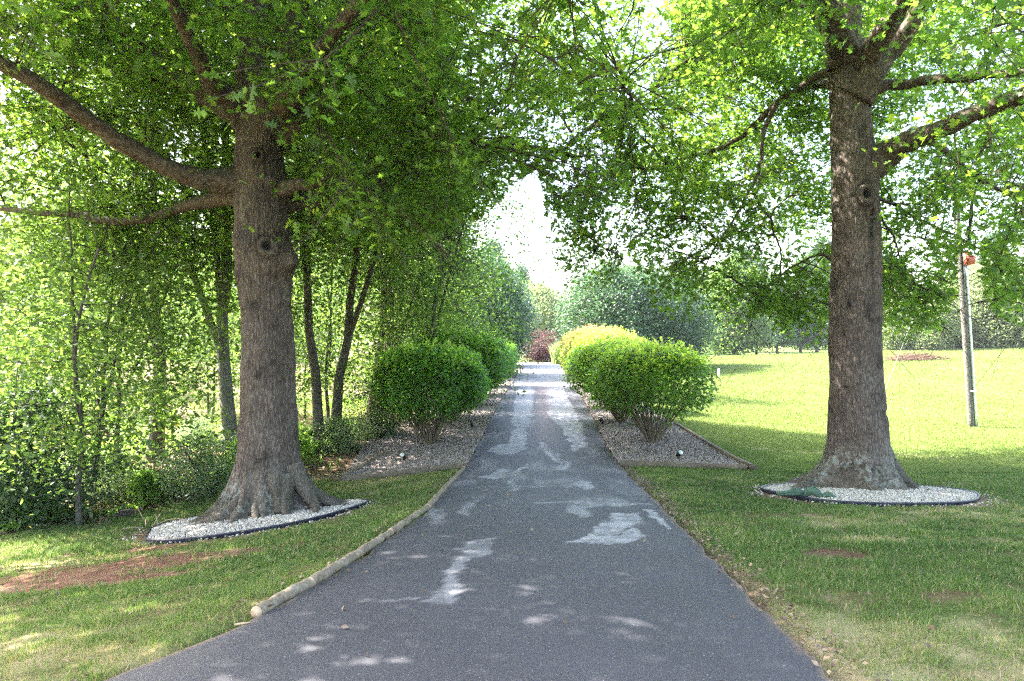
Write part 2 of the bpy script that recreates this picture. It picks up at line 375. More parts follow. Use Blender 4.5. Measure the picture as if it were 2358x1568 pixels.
def masks(X, Y):
    n = fbm(X*1.3, Y*1.3, 0, 5, 3); n2 = fbm(X*5, Y*5, 0, 3, 11); n3 = fbm(X*.5, Y*.5, 0, 4, 21)
    leftside = X < XL(Y)
    wl = woodline(np.clip(X, -30, -2))
    wood = sstep(-.35, .35, Y-wl+(n-.5)*1.6)*leftside
    wood = np.where(X < -1.0+0*X, wood, np.where(Y > 14, leftside*1.0, 0))
    wood = wood*(Y < 62)
    clay = 0
    for a in [(60, 1345, 1.5, .6), (170, 1325, 1.4, .62), (300, 1305, 1.3, .6), (400, 1292, 1.1, .5), (490, 1282, .9, .35), (250, 1340, .9, .25), (350, 1262, .8, .3),
              (1890, 1275, .45, .3), (2180, 1370, .8, .35), (2330, 1400, .6, .5), (1930, 1190, 1.8, .22), (2060, 1420, .5, .15), (1790, 1150, .5, .3)]:
        clay = np.maximum(clay, blob(X, Y, *a)*(.8 if a[0] > 1000 else 1.5))
    n4 = fbm(X*2.4, Y*6, 0, 4, 51)
    clay = sstep(.34, .72, clay*.62+(n-.5)*.9+(n4-.5)*.5+(n2-.5)*.3+.08)
    er = np.minimum(np.abs(X-XR(Y)), 9); el = np.minimum(np.abs(X-XL(Y)), 9)
    rg = np.minimum(np.abs(np.hypot((X+3.72)/1.55, (Y-9.85)/1.28)-1), np.abs(np.hypot((X-5.28)/1.58, (Y-10.08)/1.13)-1))
    rgl = (1-sstep(.03, .22, rg+(n2-.5)*.2))*.8
    edge = np.where((Y > 2) & (Y < 14), 1-sstep(.05, .3, er+(n2-.5)*.25), 0)
    v = X-XR(Y)
    mead = sstep(11.5, 13.5, Y+(n-.5)*1.5)*(v > 0)*np.ones_like(X)
    mead = np.maximum(mead, (Y > 55)*1.0*(v > -8))
    dry = sstep(.55, .72, n3+(n2-.5)*.3)*.5*(1-mead)
    dryb = 0
    for a in [(450, 1230, .8, .25), (200, 1290, 1.5, .12), (60, 1310, 1., .1), (1990, 1245, .5, .15), (2160, 1180, .6, .1)]:
        dryb = np.maximum(dryb, blob(X, Y, *a))
    dry = np.clip(dry+sstep(.3, .7, dryb+(n-.5)*.6)*.8, 0, 1)
    # pale earth streak across the meadow
    c1, c2, c3 = G(1700, 1030), G(1900, 1042), G(2400, 1062)
    st = 1-sstep(.1, .5, segdist(X, Y, [c1, c2, c3])+(n-.5)*.9)
    dry = np.maximum(dry, st*.6)
    ff = 1-sstep(.6, 1.6, segdist(X, Y, [(29., 53.), (36., 52.)])+(n-.5)*1.)
    dry = np.maximum(dry, ff*.5)
    return dict(meadow=mead*(1-wood), clay=np.clip(clay*(1-mead)*(1-wood), 0, 1), litter=np.clip(np.maximum(wood*(.35+.65*sstep(.4, .6, n)), np.maximum(edge*.85, rgl)), 0, 1), dry=dry*(1-wood), wood=wood)
MK = masks(X, Y)
Z = T(X, Y)
near = (np.abs(X) < 16) & (Y < 22)
Z = Z+np.where(near, (fbm(X*2.2, Y*2.2, 0, 4, 5)-.5)*.05, 0)*(1-sstep(16, 22, Y))
inroad = (X > XL(Y)-.12) & (X < XR(Y)+.12) & (Y < 66)
Z = np.where(inroad, Z-.05, Z)
g = MB(); ny, nx = X.shape
i = np.arange(ny-1)[:, None]*nx; j = np.arange(nx-1)[None, :]
g.add(np.stack([X, Y, Z], -1).reshape(-1, 3), None, np.stack([i+j, i+j+1, i+nx+j+1, i+nx+j], -1).reshape(-1, 4))
tag(g.build('ground', M_GROUND, smooth=True, extra={k: v.ravel() for k, v in MK.items() if k != 'wood'}), kind='structure')

# ------------------------------------------------------------------ driveway
yy = axis(-3, 2.2, 20, 66, .05, 1.04); uu = np.linspace(0, 1, 84)
YY, UU = np.meshgrid(yy, uu, indexing='ij')
wob = (fbm(YY*3, UU*0+2, 0, 3, 9)-.5)*.10
XX = XL(YY)+(XR(YY)-XL(YY))*UU + wob*np.where(UU > .5, 1, -1)*(np.abs(UU-.5)*2)**8
ZZ = T(XX, YY)+.012+.018*(1-(2*UU-1)**6)
wx = XX+(fbm(XX*3, YY*3, 0, 4, 31)-.5)*.28; wyy = YY+(fbm(XX*3, YY*3, 0, 4, 41)-.5)*.35
def polyg(pp): return [G(*p) for p in pp]
patch = np.zeros_like(XX)
for pp, s in [([(1300, 1258), (1345, 1238), (1380, 1210), (1425, 1188), (1472, 1188), (1487, 1200), (1478, 1225), (1480, 1245), (1440, 1260), (1400, 1262), (1350, 1257)], .95),
              ([(1000, 1395), (1010, 1360), (1040, 1310), (1065, 1265), (1100, 1253), (1135, 1248), (1122, 1275), (1085, 1300), (1060, 1340), (1030, 1385), (1050, 1398)], .55),
              ([(1328, 1115), (1345, 1109), (1360, 1115), (1369, 1130), (1345, 1134), (1330, 1126)], 1.),
              ([(1125, 1040), (1140, 1028), (1175, 1022), (1180, 1000), (1195, 985), (1212, 990), (1217, 1010), (1207, 1035), (1180, 1048), (1150, 1050)], .8),
              ([(1178, 985), (1190, 900), (1215, 880), (1229, 900), (1222, 985)], .7),
              ([(1262, 960), (1256, 895), (1296, 895), (1314, 930), (1337, 975), (1352, 1030), (1322, 1042), (1295, 990)], .85),
              ([(1085, 1100), (1120, 1098), (1145, 1082), (1168, 1085), (1160, 1100), (1135, 1108)], .75),
              ([(1478, 1178), (1500, 1178), (1545, 1208), (1550, 1228), (1530, 1212)], 1.)]:
    patch = np.maximum(patch, inpoly(wx, wyy, polyg(pp))*s)
for pl, wd, s in [([(1245, 1022), (1262, 1040), (1275, 1050), (1290, 1065), (1305, 1072), (1292, 1084)], .1, 1), ([(1212, 1078), (1192, 1085), (1195, 1100), (1185, 1112), (1180, 1132)], .06, .9),
                  ([(870, 1392), (950, 1394), (1050, 1396)], .025, .5), ([(1230, 1165), (1330, 1160), (1430, 1170), (1500, 1165)], .05, .7), ([(1100, 1128), (1180, 1124), (1260, 1126)], .03, .7)]:
    dd = segdist(wx, wyy, [G(*p) for p in pl]); patch = np.maximum(patch, (1-sstep(wd*.7, wd*1.3, dd))*s)
# scuffed, thinner seal in the middle distance
scuff = sstep(.5, .7, fbm(XX*2.2, YY*.9, 0, 5, 77))*sstep(8, 12, YY)*.35
scuff = np.maximum(scuff, sstep(.52, .66, fbm(XX*3.5, YY*1.2, 0, 5, 87))*sstep(7.2, 8, YY)*(1-sstep(9, 10, YY))*.6)
patch = np.maximum(patch, scuff)
patch = patch*(.55+.45*sstep(.3, .6, fbm(XX*8, YY*8, 0, 3, 55)))
patch = np.maximum(patch, .7*sstep(30, 42, YY))
red = 0.8*sstep(14, 20, YY)*(1-sstep(34, 42, YY))*np.exp(-((UU-.52)/.1)**2)*.75
crack = np.zeros_like(XX)
for pl, wd in [([(1250, 1024), (1270, 1043), (1284, 1056), (1300, 1070), (1296, 1080)], .014), ([(1205, 1082), (1194, 1090), (1192, 1104), (1182, 1128)], .012),
               ([(1000, 1150), (1030, 1142), (1045, 1133), (1150, 1124)], .018), ([(1340, 1232), (1400, 1240), (1478, 1224)], .01)]:
    dd = segdist(wx, wyy, [G(*p) for p in pl]); crack = np.maximum(crack, 1-sstep(wd, wd*2.4, dd))
edge = sstep(.965, 1., np.abs(2*UU-1)+(fbm(XX*9, YY*9, 0, 3, 12)-.5)*.05)*.85
g = MB(); n0, n1 = XX.shape
i = np.arange(n0-1)[:, None]*n1; j = np.arange(n1-1)[None, :]
g.add(np.stack([XX, YY, ZZ], -1).reshape(-1, 3), None, np.stack([i+j, i+j+1, i+n1+j+1, i+n1+j], -1).reshape(-1, 4))
tag(g.build('driveway', M_ROAD, smooth=True, extra=dict(patch=patch.ravel(), red=red.ravel(), crack=crack.ravel(), edge=edge.ravel())), kind='structure')

# ------------------------------------------------------------------ leaves
rng = np.random.default_rng(7)
OAKT = np.array([(0, 0, 0), (.03, .30, 0), (.22, .22, .03), (.10, .45, 0), (.42, .52, .05), (.10, .66, 0), (.26, .84, .03), (0, 1.05, -.04),
                 (-.26, .84, .03), (-.10, .66, 0), (-.42, .52, .05), (-.10, .45, 0), (-.22, .22, .03), (-.03, .30, 0)], float)
OAKF = [(0, 1, 13), (1, 2, 3), (13, 11, 12), (1, 3, 11), (1, 11, 13), (3, 4, 5), (11, 9, 10), (3, 5, 9), (3, 9, 11), (5, 6, 7), (9, 7, 8), (5, 7, 9)]
QT = np.array([(0, 0, 0), (.3, .5, .07), (0, 1, -.05), (-.3, .5, .07)], float); QF = [(0, 1, 2), (0, 2, 3)]
def leaves(mb, c, size, tmpl='q', tilt=.9, shade=None, normal=None, r=rng):
    n = len(c)
    if n == 0: return
    tv, tf = (OAKT, OAKF) if tmpl == 'oak' else (QT, QF)
    nz = r.normal(size=(n, 3))*tilt; nz[:, 2] += 1
    if normal is not None: nz = nz*.8+normal
    nz /= np.linalg.norm(nz, axis=1)[:, None]
    a = r.normal(size=(n, 3)); a[:, 2] -= .3; a = a-nz*np.sum(a*nz, 1)[:, None]; a /= np.linalg.norm(a, axis=1)[:, None]+1e-9
    b = np.cross(a, nz); s = (np.asarray(size)*r.uniform(.5, 1.4, n))[:, None, None]
    v = c[:, None, :]+s*(tv[None, :, 0:1]*b[:, None, :]+(tv[None, :, 1:2]-.5)*a[:, None, :]+tv[None, :, 2:3]*nz[:, None, :])
    k = len(tv); f = np.asarray(tf)[None]+(np.arange(n)*k)[:, None, None]
    at = r.random(n) if shade is None else np.clip(shade+r.normal(0, .16, n), 0, 1)
    mb.add(v.reshape(-1, 3), f.reshape(-1, 3), None, np.repeat(at, k))

def curve(a, b, n=6, sag=.0, wob=.06, r=rng, out=None):
    t = np.linspace(0, 1, n)[:, None]; L = np.linalg.norm(b-a)
    m = (a+b)/2+r.normal(size=3)*L*wob; m[2] += sag*L
    return (1-t)**2*a+2*t*(1-t)*m+t**2*b
def spline(pts, n=24):
    pts = np.asarray(pts, float); k = len(pts)
    p = np.vstack([2*pts[0]-pts[1], pts, 2*pts[-1]-pts[-2]])
    o = []
    for s in np.linspace(0, k-1-1e-6, n):
        i = int(s); t = s-i; a, b, c, d = p[i], p[i+1], p[i+2], p[i+3]
        o.append(.5*((2*b)+(-a+c)*t+(2*a-5*b+4*c-d)*t*t+(-a+3*b-3*c+d)*t**3))
    return np.array(o)

def grow(wood, nodes, nrad, clusters, r, k2=22, sag2=.12, r2=.034, r3=.013, sides=5, fine=None):
    """connect leaf cluster centres to the limbs: secondaries first, then thin branches; returns tertiary paths"""
    n = len(clusters); K = max(3, n//k2)
    idx = r.permutation(n)
    sec = clusters[idx[:K]]
    allp = [nodes]; 
    dn = np.linalg.norm(sec[:, None]-nodes[None], axis=2).min(1)
    for s in sec[np.argsort(dn)]:
        pool = np.vstack(allp); d = np.linalg.norm(pool-s, axis=1)
        a = pool[np.argmin(d+.25*np.maximum(0, pool[:, 2]-s[2]))]
        L = np.linalg.norm(s-a)
        if L < .05: continue
        c = curve(a, s, 9, sag2, .07, r)
        c[1:-1] += r.normal(size=(7, 3))*L*.012
        rr = min(nrad*.6, r2*(.4+L*.25)) 
        gx, gy = proj(c)
        if inpoly(gx, gy, [(1150, 440), (1300, 440), (1300, 720), (1150, 720)]).any(): continue
        wood.tube(c, np.linspace(rr, rr*.3, 9), sides, False); allp.append(c[2:])
    pool = np.vstack(allp); paths = []
    for s in clusters:
        d = np.linalg.norm(pool-s, axis=1); o = np.argsort(d)[:3]; a = pool[o[0]] if d[o[0]] > .25 else pool[o[-1]]
        c = curve(a, s, 5, .08, .1, r)
        gx, gy = proj(c); paths.append(c)
        if inpoly(gx, gy, [(1150, 440), (1300, 440), (1300, 720), (1150, 720)]).any(): continue
        wood.tube(c, np.linspace(r3, r3*.35, 5), 4 if sides > 4 else 3, False)
    return paths

# ------------------------------------------------------------------ the two big oaks
def trunk_mesh(name, cols, d, lobes, burls, knots, parent, lichen, seed, loc, zlo, stain=None):
    """cols: (py, left px, right px) silhouette rows at depth d"""
    cols = sorted(cols, key=lambda c: -c[0])
    zz = np.array([CAMZ-(c[0]-784)/F*d for c in cols]); cx = np.array([((c[1]+c[2])/2-1179)/F*d for c in cols]); rr = np.array([(c[2]-c[1])/2/F*d for c in cols])
    nz, na = 330, 200
    t = np.linspace(0, 1, nz)**1.25
    z = zlo+(zz[-1]-zlo)*t
    ph = np.linspace(0, 2*PI, na, endpoint=False)
    ZG, PH = np.meshgrid(z, ph, indexing='ij')
    zs = np.linspace(zlo, zz[-1], 400)
    sm = lambda q: np.convolve(np.pad(np.interp(zs, zz, q), 8, mode='edge'), np.ones(17)/17, 'valid')
    Rr = np.interp(ZG, zs, sm(rr)); CX = np.interp(ZG, zs, sm(cx))
    h = ZG-loc[2]-.04
    for (a, wd, amp, fall) in lobes:      # buttress roots
        dphi = (PH-a+PI) % (2*PI)-PI
        Rr = Rr+amp*np.exp(-(dphi/wd)**2)*np.exp(-np.clip(h+.05, 0, None)/fall)*1.0
    Rr = Rr+.05*np.exp(-np.clip(h, 0, None)/.25)
    x0 = np.cos(PH)*1.0; y0 = np.sin(PH)*1.0
    rid = np.abs(fbm(x0*9+seed, y0*9, ZG*2.2, 4, seed)-.5)*2
    low = fbm(x0*1.6+seed, y0*1.6, ZG*1.3, 3, seed+5)-.5
    ring = fbm(x0*.8+seed, y0*.8, ZG*7, 3, seed+9)-.5
    Rr = Rr*(1+low*.10+ring*.05)+rid*.034-.032
    lob2 = np.cos(PH*7+2*fbm(x0*2, y0*2, ZG, 2, 3))*.03*np.exp(-np.clip(h, 0, None)/.35); Rr = Rr+lob2
    dark = np.zeros_like(Rr)
    FACE = math.atan2(-loc[1], -loc[0])
    for (bx, bz, s, amp) in burls:
        # bx: -1..1 across the visible face
        a0 = FACE+math.asin(max(-1, min(1, bx)))
        dphi = (PH-a0+PI) % (2*PI)-PI
        q = (dphi*.4/s)**2+((ZG-bz)/s)**2
        Rr = Rr+amp*1.25*np.exp(-q)
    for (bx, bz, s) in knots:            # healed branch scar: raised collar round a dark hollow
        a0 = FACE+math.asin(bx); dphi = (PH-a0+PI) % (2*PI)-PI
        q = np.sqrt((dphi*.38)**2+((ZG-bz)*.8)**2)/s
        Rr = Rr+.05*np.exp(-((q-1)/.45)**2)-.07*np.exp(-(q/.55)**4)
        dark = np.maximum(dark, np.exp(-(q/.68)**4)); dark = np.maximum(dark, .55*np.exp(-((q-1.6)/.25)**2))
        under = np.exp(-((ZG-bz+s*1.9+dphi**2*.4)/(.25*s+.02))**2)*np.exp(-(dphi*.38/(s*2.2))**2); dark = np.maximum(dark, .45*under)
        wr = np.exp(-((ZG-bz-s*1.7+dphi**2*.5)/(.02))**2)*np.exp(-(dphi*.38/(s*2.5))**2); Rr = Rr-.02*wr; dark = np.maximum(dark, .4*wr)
    # dark horizontal wrinkles under old scars
    wr = sstep(.62, .75, fbm(x0*1.7+seed, y0*1.7, ZG*5, 3, seed+20))
    dark = np.maximum(dark, wr*.6); Rr = Rr-.015*wr
    if stain: dark = np.maximum(dark, stain(PH, ZG))
    XT = CX+Rr*np.cos(PH); YT = d+Rr*np.sin(PH)
    # roots fall along the ground
    V = np.stack([XT, YT, ZG], -1).reshape(-1, 3)
    m = MB(); i = np.arange(nz-1)[:, None]*na; j = np.arange(na)[None, :]; j2 = (j+1) % na
    m.add(V, None, np.stack([i+j, i+j2, i+na+j2, i+na+j], -1).reshape(-1, 4))
    li = lichen*np.exp(-((h-.35)/.3)**2)*sstep(.35, .6, fbm(x0*1.5+4, y0*1.5, ZG*2.4, 3, seed+31))+.25*sstep(.6, .8, fbm(x0*2, y0*2, ZG*2, 3, seed+41))
    return m.build(name, M_BARK, parent, loc, True, dict(dark=dark.ravel(), lichen=np.clip(li, 0, 1).ravel(), moss=(.5*np.exp(-np.clip(h-.1, 0, None)/.25)*sstep(.3, .6, fbm(x0*2+8, y0*2, ZG*2, 3, 2))).ravel()))

def limb(root, loc, pts, w0, w1, name='branch', seed=0, mossy=.6, label=None):
    """pts: list of (px,py,d); w: widths in px of the measured copy"""
    c = spline([P(*p) if len(p) == 3 else np.array(p[:3]) for p in pts], 34)
    d0, d1 = pts[0][2], pts[-1][2]
    r0 = w0/2/F*d0; r1 = w1/2/F*d1
    rad = np.linspace(r0, r1, 34); rad[:13] *= np.linspace(1.5 if 28 < w0 < 56 else 1.15, 1, 13)**1.3; c[6:] += np.cumsum(np.random.default_rng(seed+50).normal(size=(28, 3))*.010, 0)
    m = MB(); m.tube(c, rad*(1+.10*(fbm(np.arange(34)*.5, np.arange(34)*0+seed, 0, 2, 4)-.5)), 16, True, rough=.24, seed=seed)
    v = np.concatenate(m.v); k = np.repeat(np.arange(34), 16); top = np.zeros(len(v))
    top[:34*16] = sstep(.1, .8, (v[:34*16, 2]-c[k, 2])/rad[k])*mossy
    m.build(name, M_BARKR, root, loc, True, dict(moss=top, dark=top*0, lichen=top*0+.2), label)
    return c, rad

def in_view(p, m=140):
    px, py = proj(p); return (p[:, 1] > 1) & (px > -m) & (px < 2358+m) & (py > -m)

def oak(label, cols, d, lobes, burls, knots, lichen, seed, limbs, centre, rad, n_in, n_out, zbot, low, reject, front, stain=None, roots=(), extra=()):
    r = np.random.default_rng(seed)
    bx = ((cols[0][1]+cols[0][2])/2-1179)/F*d
    loc = (bx, d, Tf(bx, d))
    root = empty('oak_tree', loc, 0, label, 'tree')
    trunk_mesh('trunk', cols, d, lobes, burls, knots, root, lichen, seed, loc, loc[2]-.35, stain)
    for (a, ln, w0) in roots:
        rb0 = (cols[0][2]-cols[0][1])/2/F*d*.5; n_ = 14; tt = np.linspace(0, 1, n_)
        rr_ = rb0+ln*.86*tt; aa = R(a)+.22*np.sin(tt*2.5+a)*tt
        X_ = bx+rr_*np.cos(aa); Y_ = d+rr_*np.sin(aa); gz_ = T(X_, Y_)
        Z_ = gz_+.13+(.5 if seed == 11 else .24)*(1+.25*math.sin(a))*np.exp(-tt*ln/.25)-.13*tt**2
        m = MB(); m.tube(np.stack([X_, Y_, Z_], -1), w0*(1-.72*tt**.8)+.004, 14, True, rough=.22, seed=int(a)+3)
        n2_ = m.n; m.build('root', M_BARK, root, loc, True, dict(dark=np.full(n2_, .0), lichen=np.full(n2_, .25*lichen), moss=np.full(n2_, .25)))
    nodes = []
    for k, L in enumerate(limbs):
        c, rr = limb(root, loc, L[0], L[1], L[2], seed=k+1)
        nodes.append(c[8:])
    nodes = np.vstack(nodes)
    pts = []
    def sample(n, want):
        out = []; tot = 0
        while tot < n:
            q = r.normal(size=(6000, 3)); q /= np.linalg.norm(q, axis=1)[:, None]
            q *= (r.random(6000)**.42)[:, None]; p = np.array(centre)+q*np.array(rad)
            px, py = proj(p)
            ok = (p[:, 2] > zbot) & (in_view(p) == want)
            rad_h = np.hypot(p[:, 0]-bx, p[:, 1]-d); ok &= rad_h > .9
            if not want: ok &= ~((p[:, 0] > -4.5) & (((p[:, 2] > 10.2) & (r.random(6000) < .75)) | ((p[:, 1] > 8.5) & (r.random(6000) < .85))))  # unseen crown shaped for the shade it casts: thinned high and far, except leftmost
            if want:
                lp = np.interp(px, [a for a, b in low], [b for a, b in low])+r.normal(size=6000)*22
                ok &= (py < lp)
                jx = px+r.normal(size=6000)*24; jy = py+r.normal(size=6000)*24
                for poly, pr in reject: ok &= ~(inpoly(jx, jy, poly) & (r.random(6000) < pr))
                for (x0, y0, x1, y1, dm, pr) in front: ok &= ~((px > x0) & (px < x1) & (py > y0) & (py < y1) & (p[:, 1] < dm) & (r.random(6000) < pr))
                ok &= np.linalg.norm(p-np.array([0, 0, CAMZ]), axis=1) > 4.2
            # clumpiness
            cl = fbm(p[:, 0]*.55+seed, p[:, 1]*.55, p[:, 2]*.75, 3, seed+2)
            ok &= cl > .40+.14*r.random(6000)
            out.append(p[ok]); tot += ok.sum()
        return np.vstack(out)[:n]
    wood = MB()
    ci = sample(n_in, True)
    for (c_, rad_, n_) in extra:
        q = r.normal(size=(n_, 3))*.5*np.array(rad_)+np.array(c_); px, py = proj(q)
        q = q[~inpoly(px+r.normal(size=len(q))*18, py+r.normal(size=len(q))*18, [(1190, 450), (1275, 470), (1290, 560), (1275, 900), (1190, 900)]) & ~((px < 1500) & (py > 640)) & (py < 790)]
        px, py = proj(q); kf = np.ones(len(q), bool)
        for (x0, y0, x1, y1, dm, pr) in front: kf &= ~((px > x0-30) & (px < x1+30) & (py > y0) & (py < y1) & (q[:, 1] < dm) & (pr == 1))
        ci = np.vstack([ci, q[kf]])
    paths = grow(wood, nodes, .09, ci, r)
    cr = MB(); tw = wood
    for cpt, pth in zip(ci, paths):
        near = np.linalg.norm(cpt-np.array([0, 0, CAMZ]))
        n = int(r.integers(52, 88)); sr = r.uniform(.20, .42)
        q = r.normal(size=(n, 3))*np.array([sr, sr, sr*.42])
        q[:, 2] -= .28*(q[:, 0]**2+q[:, 1]**2)/sr
        lead = pth[r.integers(2, 5, n)]+r.normal(size=(n, 3))*.08
        pos = np.where((r.random(n) < .3)[:, None], lead+q*.35, cpt+q)
        cl = r.normal(.42, .16)
        qx, qy = proj(pos); lq = np.interp(qx, [a for a, b in low], [b for a, b in low])+25
        kk = (qy < lq) & ~((qx > 1185) & (qx < 1285) & (qy > 690)) & ~inpoly(qx, qy, [(2203, 585), (2258, 585), (2264, 820), (2212, 820)])
        leaves(cr, pos[kk], .118, 'oak', .75, cl, r=r)
        for k in range(5):
            e = cpt+q[k]*1.1; tw.tube(np.array([pth[3], (pth[3]+e)/2+r.normal(size=3)*.03, e]), [.006, .0045, .003], 3, False)
    co_ = sample(n_out, False)
    grow(wood, nodes, .09, co_, r, 30)
    n = 26
    q = r.normal(size=(len(co_), n, 3))*np.array([.55, .55, .28])
    pos = (co_[:, None]+q).reshape(-1, 3)
    pos = pos[~in_view(pos, 60)]
    leaves(cr, pos, .22, 'q', .75, r=r)
    wood.build('twigs', M_BARKR, root, loc)
    cr.build('crown', M_OAK, root, loc)
    return root

Lc = [(1215, 535, 745), (1180, 545, 722), (1140, 540, 705), (1100, 545, 697), (1040, 549, 690), (1000, 551, 688), (900, 554, 682), (800, 555, 679), (740, 556, 675), (690, 552, 670), (640, 545, 676), (600, 540, 680), (560, 540, 672),
      (500, 541, 664), (450, 540, 662), (410, 535, 662), (380, 535, 655), (340, 542, 652), (290, 545, 668), (240, 545, 685), (215, 556, 664), (196, 566, 664), (180, 585, 655), (168, 600, 640)]
zL = lambda py, d=10.0: CAMZ-(py-784)/F*d
oak('massive old oak with burls and flaring roots in white gravel, left of the driveway',
    Lc, 10.0, [(R(200), .20, .62, .28), (R(228), .16, .62, .26), (R(250), .13, .45, .25), (R(278), .16, .32, .3), (R(305), .22, .35, .22), (R(335), .2, .5, .2), (R(20), .25, .5, .2), (R(100), .4, .4, .2), (R(160), .3, .4, .25)],
    [(-.75, zL(565), .17, .07), (.85, zL(600), .15, .09), (.68, zL(612), .07, .05), (.35, zL(595), .2, .06), (-.05, zL(668), .07, .03), (.25, zL(745), .08, .03), (-.45, zL(500), .08, .04), (.45, zL(430), .08, .04), (-.3, zL(470), .14, .04), (.2, zL(800), .2, .02), (.5, zL(700), .15, .03), (-.9, zL(640), .08, .05), (0, zL(400), .2, .05)],
    [(.12, zL(575), .085), (.0, zL(372), .06)],
    .9, 11,
    [([(600, 425, 10), (540, 418, 9.9), (470, 412, 9.7), (400, 388, 9.4), (300, 335, 9), (200, 268, 8.6), (100, 195, 8.2), (-20, 118, 7.8), (-180, 20, 7.4)], 50, 30),
     ([(600, 465, 10), (530, 455, 10.2), (460, 468, 10.4), (380, 500, 10.6), (280, 521, 10.8), (180, 506, 11), (60, 500, 11.2), (-60, 480, 11.4)], 30, 12),
     ([(610, 300, 10), (560, 270, 10.1), (500, 238, 10.3), (420, 190, 10.6), (340, 118, 10.9), (270, 55, 11.2), (190, -20, 11.5), (60, -160, 12)], 55, 28),
     ([(610, 440, 10), (680, 430, 9.8), (740, 424, 9.7), (840, 405, 9.6), (960, 370, 9.6), (1080, 330, 9.7)], 30, 9),
     ([(620, 475, 10), (690, 465, 10.4), (760, 458, 11), (900, 430, 12), (1050, 385, 13), (1200, 345, 14), (1330, 370, 14.8)], 34, 10),
     ([(640, 330, 10), (690, 280, 10.1), (715, 215, 10.3), (722, 120, 10.5), (790, 30, 10.8), (900, -90, 11), (1060, -180, 11.5)], 34, 18),
     ([(585, 250, 10), (578, 150, 10.05), (580, 20, 10.1), (590, -200, 10.3), (600, -500, 10.5), (610, -900, 10.6)], 70, 20),
     ([(640, 250, 10), (665, 130, 9.9), (690, 10, 9.8), (760, -150, 9.5), (850, -330, 9.2), (930, -560, 9)], 62, 16),
     ([(590, 280, 10.2), (590, 180, 11.2), (620, 60, 12.4), (680, -60, 13.4), (760, -180, 14.5)], 50, 12),
     ([(560, 270, 10), (480, 180, 9.2), (400, 30, 8.2), (300, -200, 7), (200, -500, 6)], 40, 14),
     ([(640, 260, 10), (730, 130, 8.6), (900, -80, 7), (1200, -500, 5.2)], 40, 14)],
    (-3.4, 10.6, 8.6), (9.2, 8.2, 6.0), 1200, 1700, 3.0,
    [(-200, 640), (0, 620), (300, 600), (500, 560), (700, 520), (900, 560), (1000, 520), (1120, 470), (1180, 400), (1240, 360), (1270, 560), (1300, 640), (1400, 640), (1440, 560), (1460, 300), (1500, 100)],
    [([(1190, 400), (1270, 430), (1290, 540), (1270, 690), (1190, 690)], 1), ([(1450, -100), (1600, -100), (1560, 120), (1480, 100)], .9), ([(950, 0), (1240, 0), (1240, 210), (950, 210)], .35), ([(1000, -100), (1560, -100), (1540, 300), (1440, 430), (1250, 350), (1000, 240)], .76), ([(0, 350), (160, 350), (160, 560), (0, 560)], .5)],
    [(515, 300, 700, 1300, 10.4, 1), (540, 170, 700, 300, 10, .8), (-200, 60, 540, 560, 8.8, .93), (-200, 60, 540, 560, 10.5, .55), (690, 380, 760, 500, 9.5, .7)],
    roots=[(192, 1.05, .17), (207, 1.15, .14), (222, 1.05, .16), (238, .8, .14), (262, .45, .13), (283, .35, .14), (305, .45, .15), (328, .7, .14), (345, .85, .12), (5, .8, .12), (30, .7, .12), (150, .7, .12), (100, .5, .12)],
    extra=[(P(1340, 400, 14), (1.7, 2, 1.5), 34), (P(1360, 540, 14.5), (.9, 1.6, 1.5), 38), (P(1120, 330, 13), (1.8, 2, 1.7), 50), (P(1250, 200, 14), (2.6, 2, 2.2), 20), (P(960, 350, 9), (1.7, 1.4, 1.2), 45), (P(850, 180, 9), (1.8, 1.4, 1.4), 35)])

Rc = [(1145, 1868, 2092), (1120, 1880, 2080), (1100, 1892, 2066), (1060, 1903, 2052), (1000, 1909, 2040), (900, 1911, 2033), (800, 1910, 2028), (700, 1912, 2029), (600, 1916, 2028), (500, 1916, 2024),
      (400, 1915, 2021), (330, 1913, 2012), (300, 1912, 2006), (230, 1911, 2001), (180, 1910, 2000), (150, 1914, 1990), (130, 1924, 1982), (115, 1938, 1968)]
zR = lambda py, d=10.5: CAMZ-(py-784)/F*d
def stainR(PH, ZG):
    a0 = math.atan2(-10.5, -5.3)+math.asin(.62); dphi = (PH-a0+PI) % (2*PI)-PI
    z0, z1 = zR(560), zR(500)
    k = np.exp(-((dphi*.38)/(.055))**2)*sstep(zR(570), zR(550), ZG)*(1-sstep(zR(515), zR(500), ZG))
    k2 = .6*np.exp(-((dphi*.38)/(.04))**2)*sstep(zR(760), zR(600), ZG)*(1-sstep(zR(560), zR(540), ZG))
    return np.maximum(k, k2)
